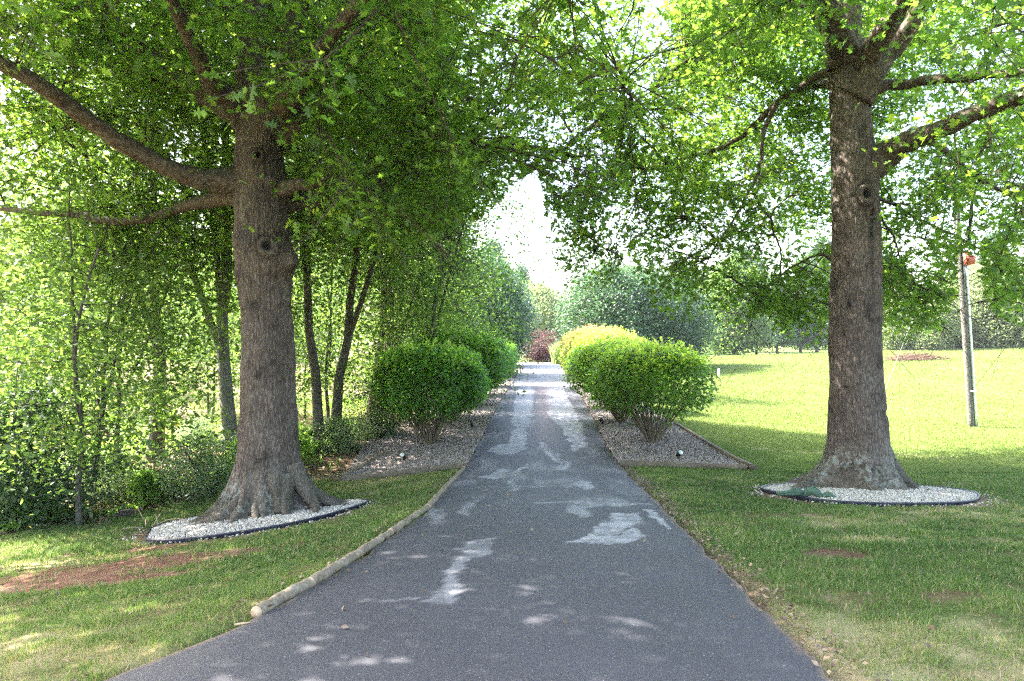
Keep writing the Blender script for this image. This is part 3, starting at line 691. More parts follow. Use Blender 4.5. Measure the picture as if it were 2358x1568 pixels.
oak('tall straight oak with two knot holes and a dark stain streak, right of the driveway',
    Rc, 10.5, [(R(190), .28, .75, .2), (R(255), .16, .32, .16), (R(300), .3, .22, .2), (R(345), .25, .25, .25), (R(60), .4, .3, .2), (R(130), .4, .4, .2), (R(215), .3, .2, .25)],
    [(.4, zR(470), .13, .04), (-.9, zR(480), .12, .02), (.0, zR(620), .15, .025), (-.3, zR(400), .2, .02), (.2, zR(700), .2, .02)],
    [(.44, zR(458), .095), (.62, zR(500), .065), (-.22, zR(700), .02)],
    1.0, 23,
    [([(1968, 225, 10.4), (2000, 180, 10.3), (2045, 128, 10.2), (2095, 70, 10), (2130, 0, 9.8), (2150, -120, 9.4), (2200, -300, 9)], 50, 28),
     ([(1955, 190, 10.5), (1928, 120, 10.6), (1890, 60, 10.8), (1850, -10, 11), (1790, -120, 11.3), (1700, -260, 11.8)], 32, 14),
     ([(1935, 178, 10.5), (1900, 168, 10.7), (1850, 200, 11), (1785, 245, 11.4), (1730, 298, 11.8), (1660, 340, 12.2), (1570, 370, 12.8), (1490, 400, 13.4)], 20, 6),
     ([(1785, 245, 11.4), (1757, 310, 11.5), (1754, 385, 11.6), (1735, 440, 11.7), (1690, 520, 11.9), (1640, 600, 12.1)], 11, 4),
     ([(1735, 440, 11.7), (1770, 520, 12), (1790, 600, 12.3), (1800, 690, 12.6)], 6, 3),
     ([(1970, 225, 10.5), (2040, 200, 10.4), (2120, 188, 10), (2240, 180, 9.4), (2370, 172, 8.8), (2520, 150, 8.2)], 26, 16),
     ([(1975, 400, 10.5), (2030, 365, 10.4), (2090, 325, 10), (2170, 292, 9.6), (2260, 250, 9.2), (2360, 215, 8.8), (2520, 150, 8)], 50, 36),
     ([(2120, 318, 9.9), (2180, 345, 10.2), (2250, 395, 10.6), (2358, 440, 11), (2480, 470, 11.4)], 14, 8),
     ([(2010, 450, 10.6), (2060, 475, 11.2), (2130, 520, 12), (2250, 575, 13), (2350, 640, 14)], 8, 3),
     ([(2010, 470, 10.7), (2050, 540, 11.8), (2080, 620, 12.6), (2140, 700, 13.4)], 7, 3),
     ([(1940, 600, 10.8), (1880, 590, 11.8), (1820, 620, 12.8), (1740, 680, 13.6)], 7, 3),
     ([(1952, 160, 10.5), (1948, 60, 10.55), (1950, -100, 10.6), (1955, -400, 10.7), (1960, -800, 10.8)], 76, 20),
     ([(1950, 170, 10.7), (1960, 110, 11.8), (2000, 60, 13), (2060, 0, 14)], 30, 10),
     ([(1950, 200, 10.6), (1900, 190, 11.8), (1820, 190, 13), (1700, 170, 14.2), (1560, 190, 15.2)], 26, 8),
     ([(1950, 130, 10.5), (1880, -60, 9), (1760, -400, 7.4), (1600, -800, 6.2)], 40, 12),
     ([(1975, 170, 10.5), (2150, -100, 8.8), (2500, -500, 7)], 40, 12)],
    (5.6, 11.4, 8.4), (8.4, 7.6, 6.2), 1120, 260, 1.5,
    [(1380, 250), (1440, 560), (1480, 640), (1520, 700), (1600, 720), (1680, 740), (1760, 700), (1800, 770), (1880, 790), (2000, 785), (2080, 770), (2170, 740), (2200, 650), (2260, 640), (2290, 700), (2358, 730), (2600, 740)],
    [([(1000, -100), (1560, -100), (1540, 300), (1440, 430), (1250, 350), (1000, 240)], .55), ([(1850, 340), (1912, 330), (1912, 440), (1850, 430)], .95), ([(1190, 400), (1290, 430), (1310, 540), (1290, 690), (1190, 690)], 1), ([(1450, -100), (1600, -100), (1560, 120), (1480, 100)], .9),
     ([(1420, 420), (1500, 420), (1500, 560), (1420, 560)], .8), ([(1480, 560), (1700, 540), (1880, 600), (1700, 640)], .6), ([(2205, 630), (2262, 630), (2262, 800), (2205, 800)], 1), ([(2215, 588), (2250, 588), (2250, 640), (2215, 640)], 1)],
    [(1885, -10, 2050, 1300, 10.9, 1), (1500, 100, 1900, 800, 10.2, .95), (1780, -50, 2200, 260, 10.2, .9), (2050, 150, 2500, 480, 9.3, .6), (2050, 200, 2500, 800, 8.6, .85)], stainR,
    roots=[(188, 1.15, .17), (205, .55, .14), (262, .42, .13), (300, .3, .14), (335, .45, .15), (0, .45, .14), (60, .4, .14), (120, .4, .14)],
    extra=[(P(1560, 400, 14), (1.7, 2, 2.0), 45), (P(1620, 600, 13.5), (2.0, 2, 1.2), 28), (P(1800, 690, 13.5), (1.3, 1.6, .8), 22), (P(2110, 660, 13.5), (1.3, 1.6, 1.0), 45), (P(1460, 250, 13), (1.6, 2, 1.6), 40), (P(2330, 620, 13), (.6, 1.6, .9), 22)])

# ------------------------------------------------------------------ gravel rings, edging, beds
def ngroup(points, z_off=.0): return [np.array([p[0], p[1], Tf(p[0], p[1])+z_off]) for p in points]
OCT = np.array([(1, 0, 0), (0, 1, 0), (-1, 0, 0), (0, -1, 0), (0, 0, 1), (0, 0, -1)], float)
OCF = [(0, 1, 4), (1, 2, 4), (2, 3, 4), (3, 0, 4), (1, 0, 5), (2, 1, 5), (3, 2, 5), (0, 3, 5)]
def stones(mb, x, y, z, s, r=rng):
    n = len(x); q = r.normal(size=(n, 3)); q /= np.linalg.norm(q, axis=1)[:, None]
    a = np.cross(q, r.normal(size=(n, 3))); a /= np.linalg.norm(a, axis=1)[:, None]; b = np.cross(q, a)
    o = OCT[None]*r.uniform(.65, 1.3, (n, 6, 1))*np.array([1, .8, .6])
    s = np.asarray(s)*r.uniform(.6, 1.3, n)
    v = np.stack([x, y, z], -1)[:, None, :]+s[:, None, None]*(o[..., 0:1]*a[:, None]+o[..., 1:2]*b[:, None]+o[..., 2:3]*q[:, None]*1.)
    f = np.asarray(OCF)[None]+(np.arange(n)*6)[:, None, None]
    mb.add(v.reshape(-1, 3), f.reshape(-1, 3), None, np.repeat(r.random(n)**.8, 6))
def ring(c, rx, ry, rot, label, egde_label, n, bump_h=.1, keep=None):
    th = np.linspace(0, 2*PI, 72, endpoint=False)
    wobr = 1+.05*np.sin(3*th+1)+.03*np.sin(5*th)
    ex = c[0]+(np.cos(th)*rx*wobr)*math.cos(rot)-(np.sin(th)*ry*wobr)*math.sin(rot)
    ey = c[1]+(np.cos(th)*rx*wobr)*math.sin(rot)+(np.sin(th)*ry*wobr)*math.cos(rot)
    ez = T(ex, ey)
    # bed sheet: rings of vertices
    m = MB(); V = []
    for k in np.linspace(1, .02, 14):
        x = c[0]+(ex-c[0])*k; y = c[1]+(ey-c[1])*k
        V.append(np.stack([x, y, T(x, y)+.015+bump_h*(1-k**2)], -1))
    V = np.array(V).reshape(-1, 3); i = np.arange(13)[:, None]*72; j = np.arange(72)[None, :]; j2 = (j+1) % 72
    m.add(V, None, np.stack([i+j, i+j2, i+72+j2, i+72+j], -1).reshape(-1, 4))
    tag(m.build('gravel_bed', M_WBASE, smooth=True), kind='structure')
    a = rng.random(n)*2*PI; k = np.sqrt(rng.random(n)); 
    x = c[0]+(np.interp(a, np.append(th, 2*PI), np.append(ex, ex[0]))-c[0])*k*.985; y = c[1]+(np.interp(a, np.append(th, 2*PI), np.append(ey, ey[0]))-c[1])*k*.985
    s = MB(); stones(s, x, y, T(x, y)+.022+bump_h*(1-k**2)+rng.random(n)*.012, .021)
    a = rng.random(260)*2*PI; kk = 1.04+np.abs(rng.normal(size=260))*.08; x = c[0]+np.cos(a)*rx*kk; y = c[1]+np.sin(a)*ry*kk; stones(s, x, y, T(x, y)+.02, .016)
    tag(s.build('gravel', M_WSTONE), label, 'gravel', kind='stuff')
    e = MB()
    o = np.stack([ex, ey, ez], -1); o = np.vstack([o, o[:1]])
    dirn = np.stack([ex-c[0], ey-c[1]], -1); dirn /= np.linalg.norm(dirn, axis=1)[:, None]; dirn = np.vstack([dirn, dirn[:1]])
    sec = [(-.01, -.06), (.012, -.06), (.014, .03), (.019, .042), (.010, .056), (-.006, .05), (-.01, .03)]
    V = np.concatenate([np.stack([o[:, 0]+dirn[:, 0]*a2, o[:, 1]+dirn[:, 1]*a2, o[:, 2]+b2], -1)[:, None] for a2, b2 in sec], 1).reshape(-1, 3)
    i = np.arange(72)[:, None]*7; j = np.arange(7)[None, :]; j2 = (j+1) % 7
    e.add(V, None, np.stack([i+j, i+7+j, i+7+j2, i+j2], -1).reshape(-1, 4))
    tag(e.build('garden_edging', M_EDGING, smooth=True), egde_label, 'edging')
    return ex, ey
cL = G(595, 1210); cL = np.array([-3.72, 9.85])
cR = np.array([5.28, 10.08])
ring(cL, 1.5, 1.22, R(6), 'white gravel around the roots of the left oak', 'black plastic edging around the gravel at the left oak', 15000)
ring(cR, 1.5, 1.08, R(0), 'white gravel around the foot of the right oak', 'black plastic edging around the gravel at the right oak', 15000, .07)

def bed(xa, xb, y0, y1, cor, label, n):
    ys_ = np.linspace(y0, y1, 110); us_ = np.linspace(0, 1, 18)
    YY, UU = np.meshgrid(ys_, us_, indexing='ij')
    A = xa(YY); B = xb(YY); XX = A+(B-A)*UU
    sh = cor(UU)*(1-sstep(y0, y0+2.5, YY)); YY2 = YY+sh
    m = MB(); i = np.arange(109)[:, None]*18; j = np.arange(17)[None, :]
    m.add(np.stack([XX, YY2, T(XX, YY2)+.03], -1).reshape(-1, 3), None, np.stack([i+j, i+j+1, i+19+j, i+18+j], -1).reshape(-1, 4))
    tag(m.build('gravel_bed', M_GBASE, smooth=True), kind='structure')
    t = rng.random(n)**1.7; y = y0+(min(y1, 42)-y0)*t; u = rng.random(n)
    x = xa(y)+(xb(y)-xa(y))*u; y2 = y+cor(u)*(1-sstep(y0, y0+2.5, y))
    s = MB(); stones(s, x, y2, T(x, y2)+.035+rng.random(n)*.02, .022+.028*t)
    tag(s.build('gravel', M_GSTONE), label, 'gravel', kind='stuff')
pR0, pR1 = G(1428, 1072), G(1733, 1083)
pL0, pL1 = G(1068, 1079), G(782, 1111)
bed(lambda y: XR(y)+.0, lambda y: np.interp(y, [13, 20, 40, 60], [pR1[0]-.03, pR1[0]+.0, XR(40)+2.4, XR(60)+2.4]), pR0[1]+.05, 56,
    lambda u: (pR1[1]-pR0[1])*u, 'pinkish grey gravel under the bushes right of the driveway', 42000)
bed(lambda y: XL(y)-.0, lambda y: np.interp(y, [13, 17, 22, 40, 60], [pL1[0], XL(17)-2.8, XL(22)-2.5, XL(40)-2.4, XL(60)-2.4]), pL0[1]+.06, 56,
    lambda u: (pL1[1]-pL0[1])*u, 'grey gravel under the bushes left of the driveway', 42000)

def log(a, b, r0, label, mat_=None, name='log', sides=14, group=None):
    a = np.array(a); b = np.array(b); L = np.linalg.norm(b-a)
    root = empty(name, (a+b)/2, 0, label, 'log' if name == 'log' else 'timber', group)
    loc = (a+b)/2
    n = max(8, int(L/.12)); t = np.linspace(0, 1, n)[:, None]; pts = a+(b-a)*t; pts[:, 2] = T(pts[:, 0], pts[:, 1])+r0*.75
    pts += rng.normal(size=pts.shape)*.004
    m = MB(); m.tube(pts, r0*(1+rng.normal(size=n)*.03), sides, False, rough=.06, seed=int(rng.integers(99)))
    k = len(m.v[0]); m.build('shaft' if name == 'log' else 'beam', mat_ or M_LOG, root, loc, True, dict(dark=np.zeros(k), lichen=np.full(k, .15), moss=np.zeros(k)))
    for q, s in ((pts[0], -1), (pts[-1], 1)):
        dr = (b-a)/L*s; e = MB(); e.tube(np.array([q-dr*.01, q+dr*.006, q+dr*.012]), [r0*.97, r0*.96, r0*.85], sides, True)
        e.build('end_face', M_LOGEND, root, loc)
lp = [(586, 1424), (712, 1352), (815, 1290), (900, 1232), (985, 1172), (1035, 1115), (1070, 1078)]
lg = [G(*p) for p in lp]
lab = ['tan log at the near end of the driveway border', 'dark knotted short log, second from the near end of the border', 'pale weathered log in the middle of the driveway border', 'whitish log with a dark band after the middle one', 'curving grey log beside the mown strip of grass', 'farthest log of the border, meeting the dark timber']
for k in range(6):
    a, b = lg[k].copy(), lg[k+1].copy(); dv = (b-a)/np.linalg.norm(b-a); log(a+dv*.02, b-dv*.02, (.042 if k < 2 else .038), lab[k], group='logs bordering the driveway')
def timber(a, b, label, s=.055):
    a = np.array(a); b = np.array(b); c = (a+b)/2; L = np.linalg.norm((b-a)[:2]); rz = math.atan2(b[1]-a[1], b[0]-a[0])
    n = 14; t = np.linspace(0, 1, n)[:, None]; pts = a+(b-a)*t; nrm = np.array([-math.sin(rz), math.cos(rz)])
    V = []
    for p in pts:
        z = Tf(p[0], p[1])
        for o, h in ((-s, -.05), (-s, .095), (-s*.8, .11), (s*.8, .11), (s, .095), (s, -.05)):
            V.append((p[0]+nrm[0]*o+rng.normal()*.002, p[1]+nrm[1]*o, z+h+rng.normal()*.003))
    i = np.arange(n-1)[:, None]*6; j = np.arange(6)[None, :]; j2 = (j+1) % 6
    m = MB(); m.add(V, [(0, 2, 1), (0, 5, 2), (5, 3, 2), (5, 4, 3)]+[((n-1)*6+a2, (n-1)*6+b2, (n-1)*6+c2) for a2, b2, c2 in [(0, 1, 2), (0, 2, 5), (5, 2, 3), (5, 3, 4)]], np.stack([i+j, i+6+j, i+6+j2, i+j2], -1).reshape(-1, 4))
    k = m.n; o = m.build('timber', M_TIMBER, extra=dict(dark=np.zeros(k), lichen=np.full(k, .2), moss=np.full(k, .15))); tag(o, label, 'timber', 'timbers edging the gravel beds')
timber(pL0+np.array([.05, .0, 0]), pL1, 'dark timber along the front of the left gravel bed')
timber(pL1+np.array([-.02, .14, 0]), G(890, 1046), 'thin timber along the woods side of the left gravel bed', .04)
timber(pR0, pR1+np.array([-.12, 0, 0]), 'dark timber along the front of the right gravel bed')
timber(pR1+np.array([.02, .12, 0]), np.array([pR1[0]+.02, 19.5, 0]), 'timber along the lawn side of the right gravel bed', .04)
m = MB(); p = pR1; m.tube([(p[0]-.08, p[1]-.02, p[2]+.05), (p[0], p[1]-.01, p[2]+.055), (p[0]+.07, p[1], p[2]+.05)], [.055, .06, .05], 10, True, rough=.1)
k = m.n; tag(m.build('log', M_TIMBER, extra=dict(dark=np.full(k, .3), lichen=np.zeros(k), moss=np.zeros(k))), 'short dark log butt at the corner of the right gravel bed', 'log')

# ------------------------------------------------------------------ path lights
def path_light(px, py, yaw, label, s=1.):
    p = G(px, py); root = empty('garden_light', p, yaw, label, 'garden light', 'spotlights in the gravel beds')
    m = MB(); m.tube([(0, 0, -.05), (0, 0, .1*s)], [.008*s, .008*s], 8); m.tube([(0, 0, .095*s), (0, 0, .115*s)], [.022*s, .018*s], 10); m.build('stake', M_BLACK, root)
    m = MB(); a = np.array([0, -.05, .11])*s; b = np.array([0, .06, .19])*s; m.tube([a, a+(b-a)*.15, a+(b-a)*.8, b], np.array([.022, .036, .046, .05])*s, 16)
    m.build('lamp_head', M_BLACK, root, smooth=True)
    m = MB(); dv = (b-a)/np.linalg.norm(b-a); m.tube([b, b+dv*.006*s], [.042*s, .04*s], 16); m.build('lens', M_LENS, root)
path_light(930, 1070, R(160), 'black spotlight facing the camera on the left gravel bed', 1.15)
path_light(1087, 990, R(20), 'small dark spotlight farther along the left gravel bed')
path_light(1563, 1066, R(200), 'pale spotlight near the front timber of the right gravel bed', 1.2)
path_light(1387, 981, R(60), 'spotlight beside the driveway below the second right bush')
path_light(1338, 916, R(60), 'most distant spotlight on the right gravel bed')

# ------------------------------------------------------------------ alligator ornament
root = empty('alligator_ornament', G(1845, 1160), 0, 'green three-piece alligator lying in gravel under the right oak', 'ornament')
lc = np.array(root.location)
def gz(px, py, h, dd=9.55): x = (px-1179)/F*dd; return np.array([x, dd, Tf(x, dd)+.085+h*1.1])
m = MB()
hd = [gz(1788, 0, .0), gz(1798, 0, .01), gz(1812, 0, .015), gz(1822, 0, .028), gz(1832, 0, .036), gz(1842, 0, .028), gz(1850, 0, -.01)]
m.tube(hd, [.016, .022, .024, .03, .04, .042, .03], 14, True)
jaw = [gz(1790, 0, -.02), gz(1806, 0, -.01), gz(1828, 0, .0), gz(1845, 0, .0)]; m.tube(jaw, [.014, .02, .034, .036], 10, True)
m.build('head', M_GATOR, root, lc, True)
for q in (-.03, .03):
    m = MB(); e = gz(1827, 0, .066); e[1] += q; m.tube([e+[0, 0, -.02], e, e+[0, 0, .012]], [.013, .015, .008], 8); m.build('eye', M_GATOR, root, lc, True)
m = MB(); bd = [np.array([0, -.02*k, 0])+gz(1850+k*5.8, 0, [-.05, .01, .04, .05, .035, .0, -.06][k]) for k in range(7)]
m.tube(bd, [.03, .05, .058, .06, .055, .042, .025], 14, True)
for k in range(5):
    for q in (-.03, .03):
        c = bd[k+1]+np.array([.01, q, [.05, .058, .06, .055, .042][k]-.004]); m.box(c, (.014, .006, .011), 0, 0, .3)
m.build('body', M_GATOR, root, lc, True)
m = MB(); tl = [np.array([0, -.10-.02*k, 0])+gz(1884+k*6.2, 0, [-.05, .0, .018, .008, -.015, -.05][k]) for k in range(6)]
m.tube(tl, [.022, .038, .04, .034, .024, .01], 12, True)
for k in range(4): m.box(tl[k+1]+np.array([0, 0, [.036, .038, .032, .022][k]]), (.012, .005, .01), 0, 0, .3)
m.build('tail', M_GATOR, root, lc, True)

# ------------------------------------------------------------------ clipped bushes
def bush(name, w, h, mt, r, n=26000, droop=.95, leafs=.05):
    root = empty(name, (0, 0, 0)); st = MB(); lf = MB()
    tips = []
    for k in range(46):
        a = r.random()*2*PI; rad = w*.5*(.25+.7*r.random()**.5); zt = h*(.72+.2*r.random())*(1-.22*(rad/(w*.5))**3)
        e = np.array([math.cos(a)*rad, math.sin(a)*rad, zt]); s = np.array([math.cos(a)*.045, math.sin(a)*.045, -.05])
        mid = np.array([e[0]*.40, e[1]*.40, zt*.40]); t = np.linspace(0, 1, 9)[:, None]
        c = (1-t)**2*s+2*t*(1-t)*mid+t**2*e; c[1:] += r.normal(size=(8, 3))*.015
        st.tube(c, np.linspace(.022, .006, 9)*r.uniform(.7, 1.3), 6, False); tips.append(c)
    for k in range(120):
        c = tips[r.integers(len(tips))]; i = r.integers(3, 8); e = c[i]+np.array([r.normal()*.3, r.normal()*.3, .1+r.random()*.35])
        st.tube(curve(c[i], e, 4, 0, .05, r), [.007, .005, .004, .002], 4, False)
    st.tube([(0, 0, -.1), (0, 0, .08), (0, 0, .2)], [.13, .11, .07], 12, False, rough=.3)
    V = []
    def shell(a, z01):   # radius at height fraction
        zz = z01
        prof = np.interp(zz, [.2, .3, .4, .5, .62, .76, .88, .96, 1.0], [.3, .58, .84, .97, 1., .95, .78, .5, .15])
        return prof*(1+.10*np.sin(3*a+1.3)+.05*np.sin(7*a)+.30*(fbm(np.cos(a)*2.4+5, np.sin(a)*2.4, zz*4, 3, 8)-.5))
    a = r.random(n)*2*PI; z = .2+.8*r.random(n)**.62
    k = r.random(n)**.16
    clump = fbm(np.cos(a)*3, np.sin(a)*3, z*6, 3, 19)
    keep = (r.random(n) < sstep(.3, .55, clump)+.45) & (r.random(n) < sstep(.22, .5, z)+.05)
    a, z, k = a[keep], z[keep], k[keep]
    rr = shell(a, z)*w*.5*k*(1+r.normal(size=len(a))*.035)
    ztop = h*(z+(r.normal(size=len(a)))*.02)
    p = np.stack([np.cos(a)*rr, np.sin(a)*rr, ztop], -1)
    nr = p-np.array([0, 0, h*.45]); nr /= np.linalg.norm(nr, axis=1)[:, None]
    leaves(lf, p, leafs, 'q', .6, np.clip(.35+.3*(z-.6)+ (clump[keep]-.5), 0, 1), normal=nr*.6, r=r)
    q = np.stack([r.normal(size=n//5)*w*.33, r.normal(size=n//5)*w*.33, h*r.uniform(.8, .93, n//5)], -1)
    q = q[np.hypot(q[:, 0], q[:, 1]) < w*.46]; q[:, 2] += h*.1*(1-(np.hypot(q[:, 0], q[:, 1])/(w*.5))**2)
    leaves(lf, q, leafs, 'q', .7, .6, r=r)
    # fresh shoots standing out of the top
    m = 700; a = r.random(m)*2*PI; kk = np.sqrt(r.random(m))*.9; b0 = np.stack([np.cos(a)*kk*w*.5, np.sin(a)*kk*w*.5, h*(.99-.30*kk**3.2)], -1)
    hh = r.random(m)**2*.3
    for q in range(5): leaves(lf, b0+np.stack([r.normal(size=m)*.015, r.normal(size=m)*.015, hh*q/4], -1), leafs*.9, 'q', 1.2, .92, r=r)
    k = st.n; st.build('stems', M_STEM, root, smooth=True, extra=dict(dark=np.zeros(k), lichen=np.zeros(k), moss=np.zeros(k)))
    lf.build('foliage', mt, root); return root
rb = np.random.default_rng(5)
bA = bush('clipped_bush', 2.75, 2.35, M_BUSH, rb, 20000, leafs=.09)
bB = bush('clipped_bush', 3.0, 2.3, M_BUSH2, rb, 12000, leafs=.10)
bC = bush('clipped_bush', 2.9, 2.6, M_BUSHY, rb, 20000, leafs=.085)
def put(proto, first, x, y, rz=0, s=(1, 1, 1), label=None, cat=None, group=None, dz=0):
    o = proto if first else copy_tree(proto)
    o.location = (x, y, Tf(x, y)+dz); o.rotation_euler = (0, 0, rz); o.scale = s
    return tag(o, label, cat, group)
gl, gr = 'clipped bushes left of the driveway', 'clipped bushes right of the driveway'
q = G(990, 1027); put(bA, True, q[0], q[1], .4, (1, 1, 1), 'nearest of the left bushes, dark green dome on a bundle of stems', 'bush', gl)
put(bA, False, -1.75, 20.3, 2.2, (1.15, 1.1, 1.13), 'second left bush, partly hidden behind the nearest dark green dome', 'bush', gl)
put(bA, False, -1.55, 24.6, 4., (1.1, 1.1, 1.1), 'third left bush along the driveway edge', 'bush', gl)
put(bA, False, -1.3, 29.2, 5., (1.05, 1.1, 1.05), 'fourth left bush, pale with sun', 'bush', gl)
put(bA, False, -1.0, 34.5, 1., (1, 1, 1.), 'farthest left bush, next to the bright patch of driveway', 'bush', gl)
q = G(1503, 1022); put(bB, True, q[0], q[1], 1.1, (.95, .95, 1), 'nearest of the right bushes, bright green ball on fanned stems', 'bush', gr)
q = G(1440, 978); put(bB, False, q[0]-.1, q[1]+.2, 3., (.95, 1, 1.0), 'second right bush, brown stems just behind the nearest one', 'bush', gr)
put(bB, False, 3.35, 23.5, .5, (.95, .95, 1.12), 'third right bush, green touching the yellow topped one', 'bush', gr)
put(bC, True, 3.6, 28., .5, (1.05, 1.05, 1.08), 'nearer of the yellow and pink topped bushes on the right', 'bush', gr)
put(bC, False, 3.9, 33.5, 2.5, (1.1, 1.1, 1.1), 'farther of the yellow and pink topped bushes on the right', 'bush', gr)
put(bB, False, 4.1, 40, 2.5, (1.0, 1.0, 1.0), 'right bush at the far end of the row', 'bush', gr)

# ------------------------------------------------------------------ generic trees
def tree(name, h, crown_r, zlo, trunk_r, mleaf, mbark, n_cl, n_lf, lsize, seed, lean=0, shape='oval', fork=0, spread=.45, flat=.45, bare_dead=0, twigs=True):
    r = np.random.default_rng(seed); root = empty(name, (0, 0, 0)); tr = MB()
    top = np.array([lean*h+r.normal()*.2, r.normal()*.2, h*.93])
    t = np.linspace(0, 1, 14)[:, None]; c = np.array([0, 0, -.2])*(1-t)+top*t; c[1:, :2] += np.cumsum(r.normal(size=(13, 2))*.035*h/8, 0)
    c[0] = (0, 0, -.2)
    rad = trunk_r*(1-.85*t[:, 0]**.9); rad[0] *= 1.35; rad[1] *= 1.05
    tr.tube(c, rad, 10, False, rough=.12, seed=seed)
    nodes = [c[4:]]
    for k in range(fork):
        i = r.integers(3, 6); a = r.random()*2*PI; e = c[i]+np.array([math.cos(a)*h*.18, math.sin(a)*h*.18, h*.5])
        f = curve(c[i], e, 8, .05, .06, r); tr.tube(f, np.linspace(rad[i]*.7, .02, 8), 8, False); nodes.append(f[2:])
    pts = []
    while len(pts) < n_cl:
        z = zlo+(h-zlo)*r.random(); f = (z-zlo)/(h-zlo)
        if shape == 'oval': R_ = crown_r*math.sqrt(max(0, 1-(2*f-.85)**2/1.35))
        elif shape == 'cone': R_ = crown_r*(1-f)**.8+.15
        elif shape == 'round': R_ = crown_r*math.sqrt(max(.02, 1-(2*f-1)**2))
        else: R_ = crown_r
        q = r.random()**.45*R_; a = r.random()*2*PI
        ax = np.interp(z, c[:, 2], c[:, 0]); ay = np.interp(z, c[:, 2], c[:, 1])
        p = np.array([ax+math.cos(a)*q, ay+math.sin(a)*q, z])
        if fbm(p[0:1]*.7+seed, p[1:2]*.7, p[2:3]*.8, 2, seed)[0] < .38: continue
        pts.append(p)
    pts = np.array(pts); nodes = np.vstack(nodes)
    lf = MB()
    if twigs: grow(tr, nodes, trunk_r*.4, pts, r, 8, .02, .02, .008, 4)
    q = r.normal(size=(n_cl, n_lf, 3))*np.array([spread, spread, spread*flat]); cs = np.clip(r.normal(.42, .17, n_cl), 0, 1)
    q[..., 2] -= .25*(q[..., 0]**2+q[..., 1]**2)/spread
    leaves(lf, (pts[:, None]+q).reshape(-1, 3), lsize, 'q', .8, np.repeat(cs, n_lf), r=r)
    for k in range(bare_dead):
        z = zlo*r.uniform(.3, 1.1); a = r.random()*2*PI; p = np.array([np.interp(z, c[:, 2], c[:, 0]), np.interp(z, c[:, 2], c[:, 1]), z]); L = r.uniform(.6, 1.6)
        tr.tube(curve(p, p+np.array([math.cos(a)*L, math.sin(a)*L, -.15*L]), 4, .05, .1, r), [.015, .01, .007, .003], 4, False)
    k = tr.n; tr.build('trunk', mbark, root, smooth=True, extra=dict(dark=np.zeros(k), lichen=np.full(k, .35), moss=np.full(k, .1)))
    lf.build('crown', mleaf, root)
    return root
P_ = {}
P_['sap'] = tree('sapling', 6.0, 1.7, 1.3, .055, M_WOOD, M_BARKD, 150, 52, .10, 101, .03, 'oval', 1, .42, .3)
P_['sapb'] = tree('sapling', 5.2, 1.9, 1.1, .05, M_LIME, M_BARKD, 150, 50, .11, 102, -.03, 'oval', 2, .42, .3)
P_['tall'] = tree('woodland_tree', 13, 3.4, 4.4, .17, M_WOOD, M_BARKD, 290, 50, .13, 103, .02, 'oval', 2, .55, .45)
P_['tallb'] = tree('woodland_tree', 15, 3.2, 5.0, .14, M_LIME, M_BARKD, 260, 50, .14, 104, .05, 'oval', 1, .6, .4)
P_['grey'] = tree('woodland_tree', 12, 3.0, 4.4, .17, M_WOOD, M_BARKG, 250, 48, .13, 105, -.03, 'oval', 3, .55, .4)
P_['pine'] = tree('pine_tree', 13, 2.2, 4.6, .13, M_CEDAR, M_BARKP, 300, 70, .10, 106, .06, 'cone', 0, .4, .5, 26)
P_['cedar'] = tree('cedar_tree', 7, 1.7, .5, .11, M_CEDAR, M_BARKP, 420, 70, .07, 107, .0, 'cone', 0, .28, 1., 8)
P_['locust'] = tree('locust_tree', 9, 2.8, 1.6, .1, M_LIME, M_BARKD, 260, 60, .11, 108, .1, 'oval', 2, .5, .3)
P_['shrub'] = tree('shrub', 2.0, 1.1, .05, .03, M_CEDAR, M_BARKD, 150, 60, .07, 109, 0, 'round', 2, .22, .8)
P_['shrubg'] = tree('shrub', 1.5, 1.1, .05, .02, M_GREY, M_BARKD, 130, 60, .07, 110, 0, 'round', 2, .22, .6)
P_['holly'] = tree('evergreen_tree', 7.2, 3.3, .6, .16, M_HOLLY, M_BARKD, 620, 70, .17, 111, 0, 'round', 1, .5, .8)
P_['pale'] = tree('leafy_tree', 7, 3.0, .3, .14, M_PALE, M_BARKD, 520, 60, .2, 112, 0, 'round', 2, .5, .7)
P_['farp'] = tree('pine_tree', 14, 3.2, 2.2, .22, M_HOLLY, M_BARKD, 420, 55, .34, 113, 0, 'cone', 0, .6, .5, 6)
P_['fart'] = tree('leafy_tree', 12, 4.2, 1.2, .22, M_WOOD, M_BARKD, 560, 50, .36, 114, 0, 'oval', 2, .75, .6)
P_['maple'] = tree('maple_tree', 3.2, 1.7, .7, .07, M_MAPLE, M_BARKD, 240, 60, .11, 115, 0, 'round', 3, .3, .5)
P_['weeds'] = tree('shrub', .9, .7, .02, .012, M_WEED, M_BARKD, 60, 55, .06, 116, 0, 'round', 2, .16, .6)
used = set()
def plant(kind, x, y, rz, s, label, cat='tree', group=None, sz=None):
    f = kind not in used; used.add(kind)
    return put(P_[kind], f, x, y, rz, (s, s, sz or s), label, cat, group, -.03)
def plantp(kind, px, py, d, rz, s, label, cat='tree', group=None, sz=None):
    return plant(kind, (px-1179)/F*d, d, rz, s, label, cat, group, sz)

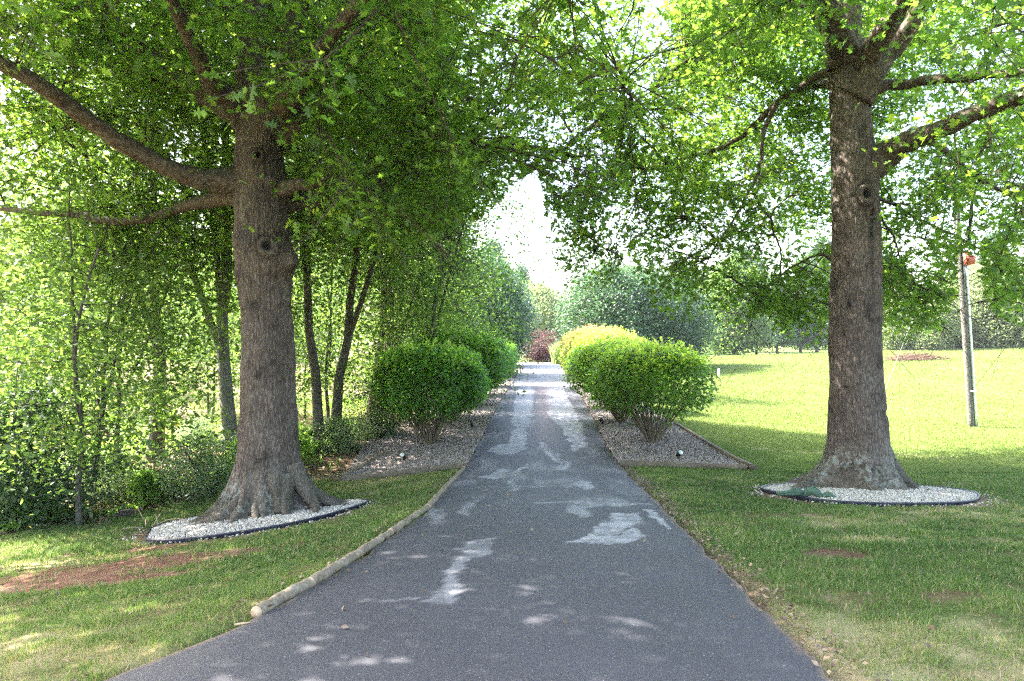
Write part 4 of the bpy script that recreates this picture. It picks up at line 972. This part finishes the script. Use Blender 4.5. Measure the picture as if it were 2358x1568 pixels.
# woodland trees that stand out
plantp('tall', 355, 0, 15.5, .2, 1.0, 'dark straight trunk with thick leaves left of the forked grey tree')
plantp('grey', 530, 0, 15.0, 1.6, 1.0, 'grey barked forked tree just left of the big burled oak')
plantp('tallb', 735, 0, 16.0, 2.8, .95, 'slender straight tree right behind the burled oak')
plantp('tallb', 772, 0, 16.6, .3, 1.0, 'tree leaning right beside the slender one behind the burled oak', sz=.85)
plantp('pine', 848, 0, 19.5, .3, 1.0, 'leftmost of the leaning reddish pines behind the first left bush', group='leaning pines')
plantp('pine', 868, 0, 20.5, .1, .95, 'middle of the leaning reddish pines behind the first left bush', group='leaning pines')
plantp('pine', 885, 0, 21.5, .6, 1.1, 'thickest of the leaning reddish pines behind the first left bush', group='leaning pines')
plantp('cedar', 1000, 0, 25.0, .3, 1.2, 'dark cedar above the first left bush')
plantp('locust', 955, 0, 19.5, .5, .95, 'feathery yellow green tree arching over the first left bush')
plantp('locust', 1000, 0, 27.5, 2.5, 1.05, 'feathery bright tree between the dark cedar and the driveway')
plantp('holly', 1100, 0, 44, 1.5, 1.05, 'dark evergreen rising behind the left row of bushes')
plantp('holly', 1125, 0, 54, 3.5, 1.0, 'farther dark evergreen beside the sky gap on the left')
plantp('sap', 180, 0, 10.9, .2, .95, 'slanting sapling at the front edge of the woods, by the left frame edge')
plantp('shrub', 70, 0, 11.2, 1., 1.15, 'darkest low shrub in the lower left corner of the woods', 'shrub')
plantp('shrub', -60, 0, 11.0, 2., 1.2, 'dark shrub cut by the left frame edge', 'shrub')
plantp('shrub', 880, 0, 17.8, 2., .7, 'small black green shrub beside the first left bush', 'shrub')
plantp('shrubg', 250, 0, 13.0, .4, .6, 'grey leaved shrub left of the dark straight trunk', 'shrub')
plantp('shrubg', 455, 0, 13.0, 2.4, .75, 'pale dusty shrub left of the burled oak', 'shrub')
plantp('shrubg', 780, 0, 16.0, 4.4, .55, 'straw green shrub at the foot of the leaning trees', 'shrub')
rw = np.random.default_rng(77)
def scatter(kinds, n, fx, label, cat, group, smin=.8, smax=1.15, mind=1.2):
    done = []; tries = 0
    while len(done) < n and tries < 3000:
        tries += 1
        x, y = fx()
        if any((x-a)**2+(y-b)**2 < mind**2 for a, b in done): continue
        done.append((x, y)); k = kinds[int(rw.integers(len(kinds)))]; s = rw.uniform(smin, smax)
        plant(k, x, y, rw.random()*6.28, s, label, cat, group)
def fx_sap():
    while True:
        y = rw.uniform(12, 24); x = rw.uniform(-17, -3.2)
        if y > float(woodline(np.array([max(x, -12)]))[0])+.5 and x/y > -.95 and not (-.33 < x/y < -.27 and y < 15): return x, y
scatter(['sap', 'sapb', 'sap'], 13, fx_sap, 'thin sapling among many in the left woods', 'sapling', 'saplings in the left woods', .75, 1.15, 1.3)
def fx_tall():
    y = rw.uniform(27, 46); x = rw.uniform(-.88, -.13)*y; return x, y
scatter(['tall', 'tallb', 'grey', 'sapb', 'locust', 'tallb'], 13, fx_tall, 'leafy tree deep in the left woods', 'tree', 'trees deep in the left woods', .75, 1.15, 2.6)
def fx_far():
    y = rw.uniform(50, 75); x = rw.uniform(-.85, -.12)*y; return x, y
scatter(['fart', 'farp', 'fart'], 9, fx_far, 'distant tree closing the view behind the left woods', 'tree', 'distant trees behind the left woods', .8, 1.1, 5)
# right of the driveway
plantp('holly', 1405, 0, 46, .5, .98, 'large blue green evergreen beside the driveway gap on the right')
plantp('holly', 1480, 0, 48, 2., .95, 'blue green evergreen behind the nearest right bush')
plantp('holly', 1560, 0, 50, 4., .8, 'smaller blue green evergreen at the start of the open meadow')
plantp('fart', 1690, 0, 66, 1., .75, 'soft green tree at the far edge of the meadow, left of the right oak')
plantp('pale', 1255, 0, 74, 1., 1.15, 'pale sunlit tree closing the end of the driveway')
plantp('maple', 1238, 0, 60, 2., .95, 'dark red maple at the end of the driveway')
for k, (px, d, s) in enumerate([(1655, 74, .6), (1740, 76, .7), (1790, 73, .62), (1845, 75, .75), (1880, 74, .6), (2045, 77, .8), (2090, 80, .7), (1600, 76, .7), (1560, 80, .8)]):
    plantp('farp', px, 0, d, k*1.3, s, 'dark pine in the row along the far meadow edge', 'tree', 'pines along the far meadow edge')
for k, (px, d, s, l) in enumerate([(2075, 62, .8, 'lowest of the pale bushes behind the brush pile'), (2150, 60, .7, 'pale bush left of the utility pole'), (2215, 62, 1.0, 'tall pale leafy tree directly behind the utility pole'), (2290, 60, 1.05, 'pale leafy tree right of the utility pole'), (2370, 60, .95, 'pale leafy tree cut by the right frame edge')]):
    plantp('pale', px, 0, d, k*1.7, s, l, 'tree', 'pale trees at the meadow edge')
def fx_bg():
    y = rw.uniform(88, 125); x = rw.uniform(-.1, 1.0)*y; return x, y
scatter(['fart', 'farp', 'fart'], 20, fx_bg, 'hazy tree on the horizon beyond the meadow', 'tree', 'hazy trees on the horizon beyond the meadow', .8, 1.15, 7)

# ornamental grass clump at the end of the drive
def blades(mb, x, y, z, h, wd, lean, r=rng, shade=None):
    n = len(x); a = r.random(n)*2*PI; dx = np.cos(a); dy = np.sin(a); L = lean*h*r.random(n)
    b = r.random(n)*2*PI; wx_ = np.cos(b)*wd*.5; wy_ = np.sin(b)*wd*.5
    o = np.zeros(n)
    v0 = np.stack([x-wx_, y-wy_, z], -1); v1 = np.stack([x+wx_, y+wy_, z], -1)
    v2 = np.stack([x+wx_*.7+dx*L*.35, y+wy_*.7+dy*L*.35, z+h*.6], -1); v3 = np.stack([x-wx_*.7+dx*L*.35, y-wy_*.7+dy*L*.35, z+h*.6], -1)
    v4 = np.stack([x+dx*L, y+dy*L, z+h], -1)
    V = np.stack([v0, v1, v2, v3, v4], 1).reshape(-1, 3); k = (np.arange(n)*5)[:, None]
    mb.add(V, np.array([[3, 2, 4]])+k, np.array([[0, 1, 2, 3]])+k, np.repeat(np.clip(shade, 0, 1), 5))
m = MB(); c = np.array([(1290-1179)/F*58, 58]); n = 900; a = rng.random(n)*6.28; rr = rng.random(n)*.7
x = c[0]+np.cos(a)*rr; y = c[1]+np.sin(a)*rr; blades(m, x, y, T(x, y), 1.9*rng.uniform(.6, 1.1, n), .05, .6, shade=rng.uniform(.5, .9, n))
tag(m.build('ornamental_grass', M_PALE), 'tall pale ornamental grass beside the dark red maple', 'ornamental grass')

# ------------------------------------------------------------------ lawn blades
def grass_patch(n, x0, x1, y0, y1, hgt, wd, dens_pow=1.):
    y = y0+(y1-y0)*rng.random(n)**dens_pow; x = x0+(x1-x0)*rng.random(n)
    px, py = 1179+x/y*F, 0
    k = (px > -200) & (px < 2560) & ((x < XL(y)-.02) | (x > XR(y)+.03)); x, y = x[k], y[k]
    mk = masks(x, y)
    p = (1-.9*mk['clay'])*(1-.85*mk['litter'])*(1-.45*mk['dry'])
    tuft = fbm(x*4, y*4, 0, 3, 61)
    p = p*(.35+.65*sstep(.3, .6, tuft))
    rr1 = ((x-cL[0])/1.56)**2+((y-cL[1])/1.3)**2 < 1; rr2 = ((x-cR[0])/1.58)**2+((y-cR[1])/1.13)**2 < 1
    bedm = (y > pR0[1]-.02) & (x > XR(y)) & (x < pR1[0]+.1)
    tl_ = pL0[1]+(pL1[1]-pL0[1])*(x-pL0[0])/(pL1[0]-pL0[0])
    bedl = (y > tl_-.04) & (x < pL0[0]+.1) & (x > pL1[0])
    k = (rng.random(len(x)) < p) & ~rr1 & ~rr2 & ~bedm & ~bedl & (mk['wood'] < .5)
    x, y, tuft = x[k], y[k], tuft[k]; dry = mk['dry'][k]
    n = len(x); h = hgt*rng.uniform(.4, 1.2, n)*(.6+.8*tuft)
    sh = .34+rng.normal(size=n)*.17+.75*dry+(fbm(x*.9, y*.9, 0, 3, 71)-.5)*.9
    sh = np.where(rng.random(n) < .10, .95, sh)
    z = T(x, y)+(fbm(x*2.2, y*2.2, 0, 4, 5)-.5)*.05-.004
    blades(m, x, y, z, h, wd, 1.1, shade=sh)
m = MB()
grass_patch(330000, -6.5, 6.5, 2.4, 6.5, .045, .0045)
grass_patch(520000, -10, 13, 6.2, 13.5, .05, .008)
tag(m.build('grass', M_GRASS), 'short patchy lawn grass on both sides of the driveway', 'grass', kind='stuff')
m = MB(); n = 340000
t = rng.random(n)**1.9; y = 12.8+50*t; x = XR(y)+rng.random(n)*y*.85
k = (x > np.where(y < 40, pR1[0]+.12, 0)) & (x/y < .85); x, y, t = x[k], y[k], t[k]; n = len(x)
blades(m, x, y, T(x, y)-.005, (.05+.04*t)*rng.uniform(.4, 1.2, n), .012+.09*t, 1.1, shade=.5+rng.normal(size=n)*.14+(fbm(x*.4, y*.4, 0, 3, 91)-.5)*.5)
tag(m.build('meadow_grass', M_MEADOW), 'sunlit meadow grass right of the driveway', 'grass', kind='stuff')

# ------------------------------------------------------------------ woodland floor
m = MB(); n = 170000
y = 10+22*rng.random(n)**1.5; x = -1.5-rng.random(n)*y*.95
wl = woodline(np.clip(x, -30, -2)); mk = (y > wl+.15+rng.random(n)*.3) & (x < XL(y)-2.9) & ((y < 13) | (x < XL(y)-2.9))
dn = fbm(x*.8, y*.8, 0, 4, 33); mk &= rng.random(n) < sstep(.38, .6, dn)+.1
x, y, dn = x[mk], y[mk], dn[mk]; hh = (.05+.45*sstep(.45, .75, dn)*sstep(0, 2.5, y-wl[mk]))*rng.random(len(x))
leaves(m, np.stack([x, y, T(x, y)+.02+hh], -1), .055+.03*rng.random(len(x)), 'q', .6)
tag(m.build('undergrowth', M_WEED), 'low green weeds and vines on the woodland floor', 'undergrowth', kind='stuff')
def fx_weed():
    while True:
        x = rw.uniform(-10, -4.2); y = float(woodline(np.array([x]))[0])+rw.uniform(.3, 2.8)
        return x, y
scatter(['weeds'], 14, fx_weed, 'knee high weedy plant at the edge of the left woods', 'plant', 'weedy plants at the woods edge', .6, 1.2, .5)
scatter(['shrubg'], 5, lambda: (rw.uniform(-11, -3.4), rw.uniform(13.5, 18)), 'grey green shrub in the shade of the left woods', 'shrub', 'grey green shrubs in the left woods', .4, .65, 1.1)
# fallen leaves
m = MB(); n = 14000
y = 9.5+14*rng.random(n)**1.4; x = -2-rng.random(n)*y*.8; k = (y > woodline(np.clip(x, -30, -2))-.5) & (x < XL(y)-2.3); x, y = x[k], y[k]
leaves(m, np.stack([x, y, T(x, y)+.03+.02*rng.random(len(x))], -1), .09, 'q', .35)
def strip(n, side, y0=2.6, y1=13.4, off=.1, sd=.08):
    y = y0+(y1-y0)*rng.random(n); e = XR(y) if side > 0 else XL(y); x = e+side*(off+rng.normal(size=n)*sd); return x, y
for sd_, nn in ((1, 1300), (-1, 250)):
    x, y = strip(nn, sd_); leaves(m, np.stack([x, y, T(x, y)+.04+.01*rng.random(len(x))], -1), .035, 'q', .35)
n = 900; y = 3+11*rng.random(n); x = -8+18*rng.random(n); y[:250] = 9.8+rng.normal(size=250)*.7; x[:250] = np.where(rng.random(250) < .5, -3.7, 5.4)+rng.normal(size=250)*1.1; leaves(m, np.stack([x, y, T(x, y)+np.where(np.minimum(np.hypot((x+3.72)/1.5, (y-9.85)/1.2), np.hypot((x-5.28)/1.5, (y-10.08)))<1, .15, .045)], -1), .04, 'q', .4)
M_LITTER = leaf_mat('dead_leaf', [(0, (.05, .03, .02)), (.5, (.12, .075, .05)), (1, (.3, .22, .15))], (1.2, 1., .8), .2)
tag(m.build('fallen_leaves', M_LITTER), 'brown fallen leaves along the woods and driveway edges', 'leaf litter', kind='stuff')

# stump and sticks
p = G(290, 1190); root = empty('tree_stump', p, 0, 'small rotten stump at the edge of the left woods', 'stump')
m = MB(); m.tube([(0, 0, -.05), (0, 0, .05), (0, 0, .13)], [.14, .12, .11], 16, False, rough=.25, seed=4); k = m.n; m.build('trunk', M_BARKD, root, smooth=True, extra=dict(dark=np.full(k, .3), lichen=np.zeros(k), moss=np.zeros(k)))
m = MB(); m.tube([(0, 0, .10), (0, 0, .118)], [.105, .1], 16, True, rough=.2, seed=4); m.build('cut_face', M_LOGEND, root)
m = MB(); p = G(400, 1215)
for k in range(9):
    a = p+np.array([rng.normal()*.25, rng.normal()*.12, .04]); b = a+np.array([rng.normal()*.3, rng.normal()*.2, rng.random()*.12])
    m.tube(curve(a, b, 5, .2, .15), [.006, .005, .005, .004, .002], 5, True)
tag(m.build('twig_pile', M_LOGEND), 'pale dry twigs left of the burled oak', 'twigs')
m = MB(); a = G(540, 1447)+[0, 0, .02]; b = G(577, 1443)+[0, 0, .02]; m.tube(curve(a, b, 5, .02, .03), [.006, .008, .007, .006, .003], 6)
tag(m.build('stick', M_LOGEND), 'short pale stick on the grass by the near end of the border logs', 'stick')
m = MB(); c = G(2120, 832)
for k in range(260):
    a = np.array([c[0]+rng.normal()*1.0, c[1]+rng.normal()*.5+1, 0]); a[2] = Tf(a[0], a[1])+rng.random()*.45*math.exp(-((a[0]-c[0])/2.5)**2); an = rng.random()*6.28; L = rng.uniform(.5, 1.4)
    m.tube(np.array([a, a+np.array([math.cos(an)*L, math.sin(an)*L*.4, rng.normal()*.25])]), [.025, .008], 4, False)
tag(m.build('brush_pile', M_BARKP), 'brown pile of cut brush at the far edge of the meadow', 'brush pile')

# ------------------------------------------------------------------ utility pole, marker posts
b0 = G(2243, 983); root = empty('utility_pole', b0, 0, 'leaning wooden utility pole with a metal cable guard on the meadow', 'utility pole')
L = 8.2; top = np.array([-.066*L, 0, L])
m = MB(); m.tube([np.array([-.07, 0, -.3])+top*t for t in np.linspace(0, 1, 16)], np.linspace(.095, .075, 16), 18, True, rough=.04); k = m.n
m.build('pole', M_BARKG, root, smooth=True, extra=dict(dark=np.full(k, .45), lichen=np.zeros(k), moss=np.zeros(k)))
m = MB(); m.tube([np.array([.055, -.04, -.1])+top*t for t in np.linspace(0, .66, 12)], np.full(12, .05), 14, True); m.build('cable_guard', M_METAL, root, smooth=True)
for t in (.14,): m = MB(); c = np.array([.0, -.03, 0])+top*t; m.tube([c-[0, 0, .02], c+[0, 0, .02]], [.12, .12], 16, True); m.build('strap', M_METAL, root)
m = MB(); c = top*.655+np.array([.05, -.15, 0]); m.box(c, (.085, .06, .22)); m.box(c+np.array([.15, 0, -.06]), (.06, .05, .13)); m.build('red_fuse_box', M_RED, root)
m = MB(); c = top*.97; m.box(c, (.9, .05, .06)); m.build('crossarm', M_BARKP, root)
p = G(1655, 866); m = MB(); m.tube([p-[0, 0, .1], p+[0, 0, .42], p+[0, 0, .46]], [.07, .07, .04], 10); tag(m.build('marker_post', M_WHITE), 'short white marker post on the meadow beside the nearest right bush', 'post')
p = G(2031, 915); root = empty('guy_wire', p, 0, 'thin guy wire with a white guard just right of the oak trunk', 'guy wire')
m = MB(); m.tube([(0, 0, 0), (.17, .1, .28)], [.022, .022], 8); m.build('wire_guard', M_WHITE, root)
m = MB(); m.tube([(.0, .0, -.05), (.17, .1, .28), (2.4, 1.3, 4.2)], [.006, .006, .006], 6); m.build('wire', M_WIRE, root)

# ------------------------------------------------------------------ air
m = MB(); m.box((0, 90, 13), (170, 105, 17))
M_AIR = bpy.data.materials.new('air'); M_AIR.use_nodes = True; t = M_AIR.node_tree; t.nodes.clear()
vo = t.nodes.new('ShaderNodeVolumePrincipled'); vo.inputs['Color'].default_value = (.93, .95, 1, 1); vo.inputs['Density'].default_value = .0004; vo.inputs['Anisotropy'].default_value = .3
ou = t.nodes.new('ShaderNodeOutputMaterial'); t.links.new(vo.outputs[0], ou.inputs['Volume'])
tag(m.build('haze', M_AIR), kind='stuff')
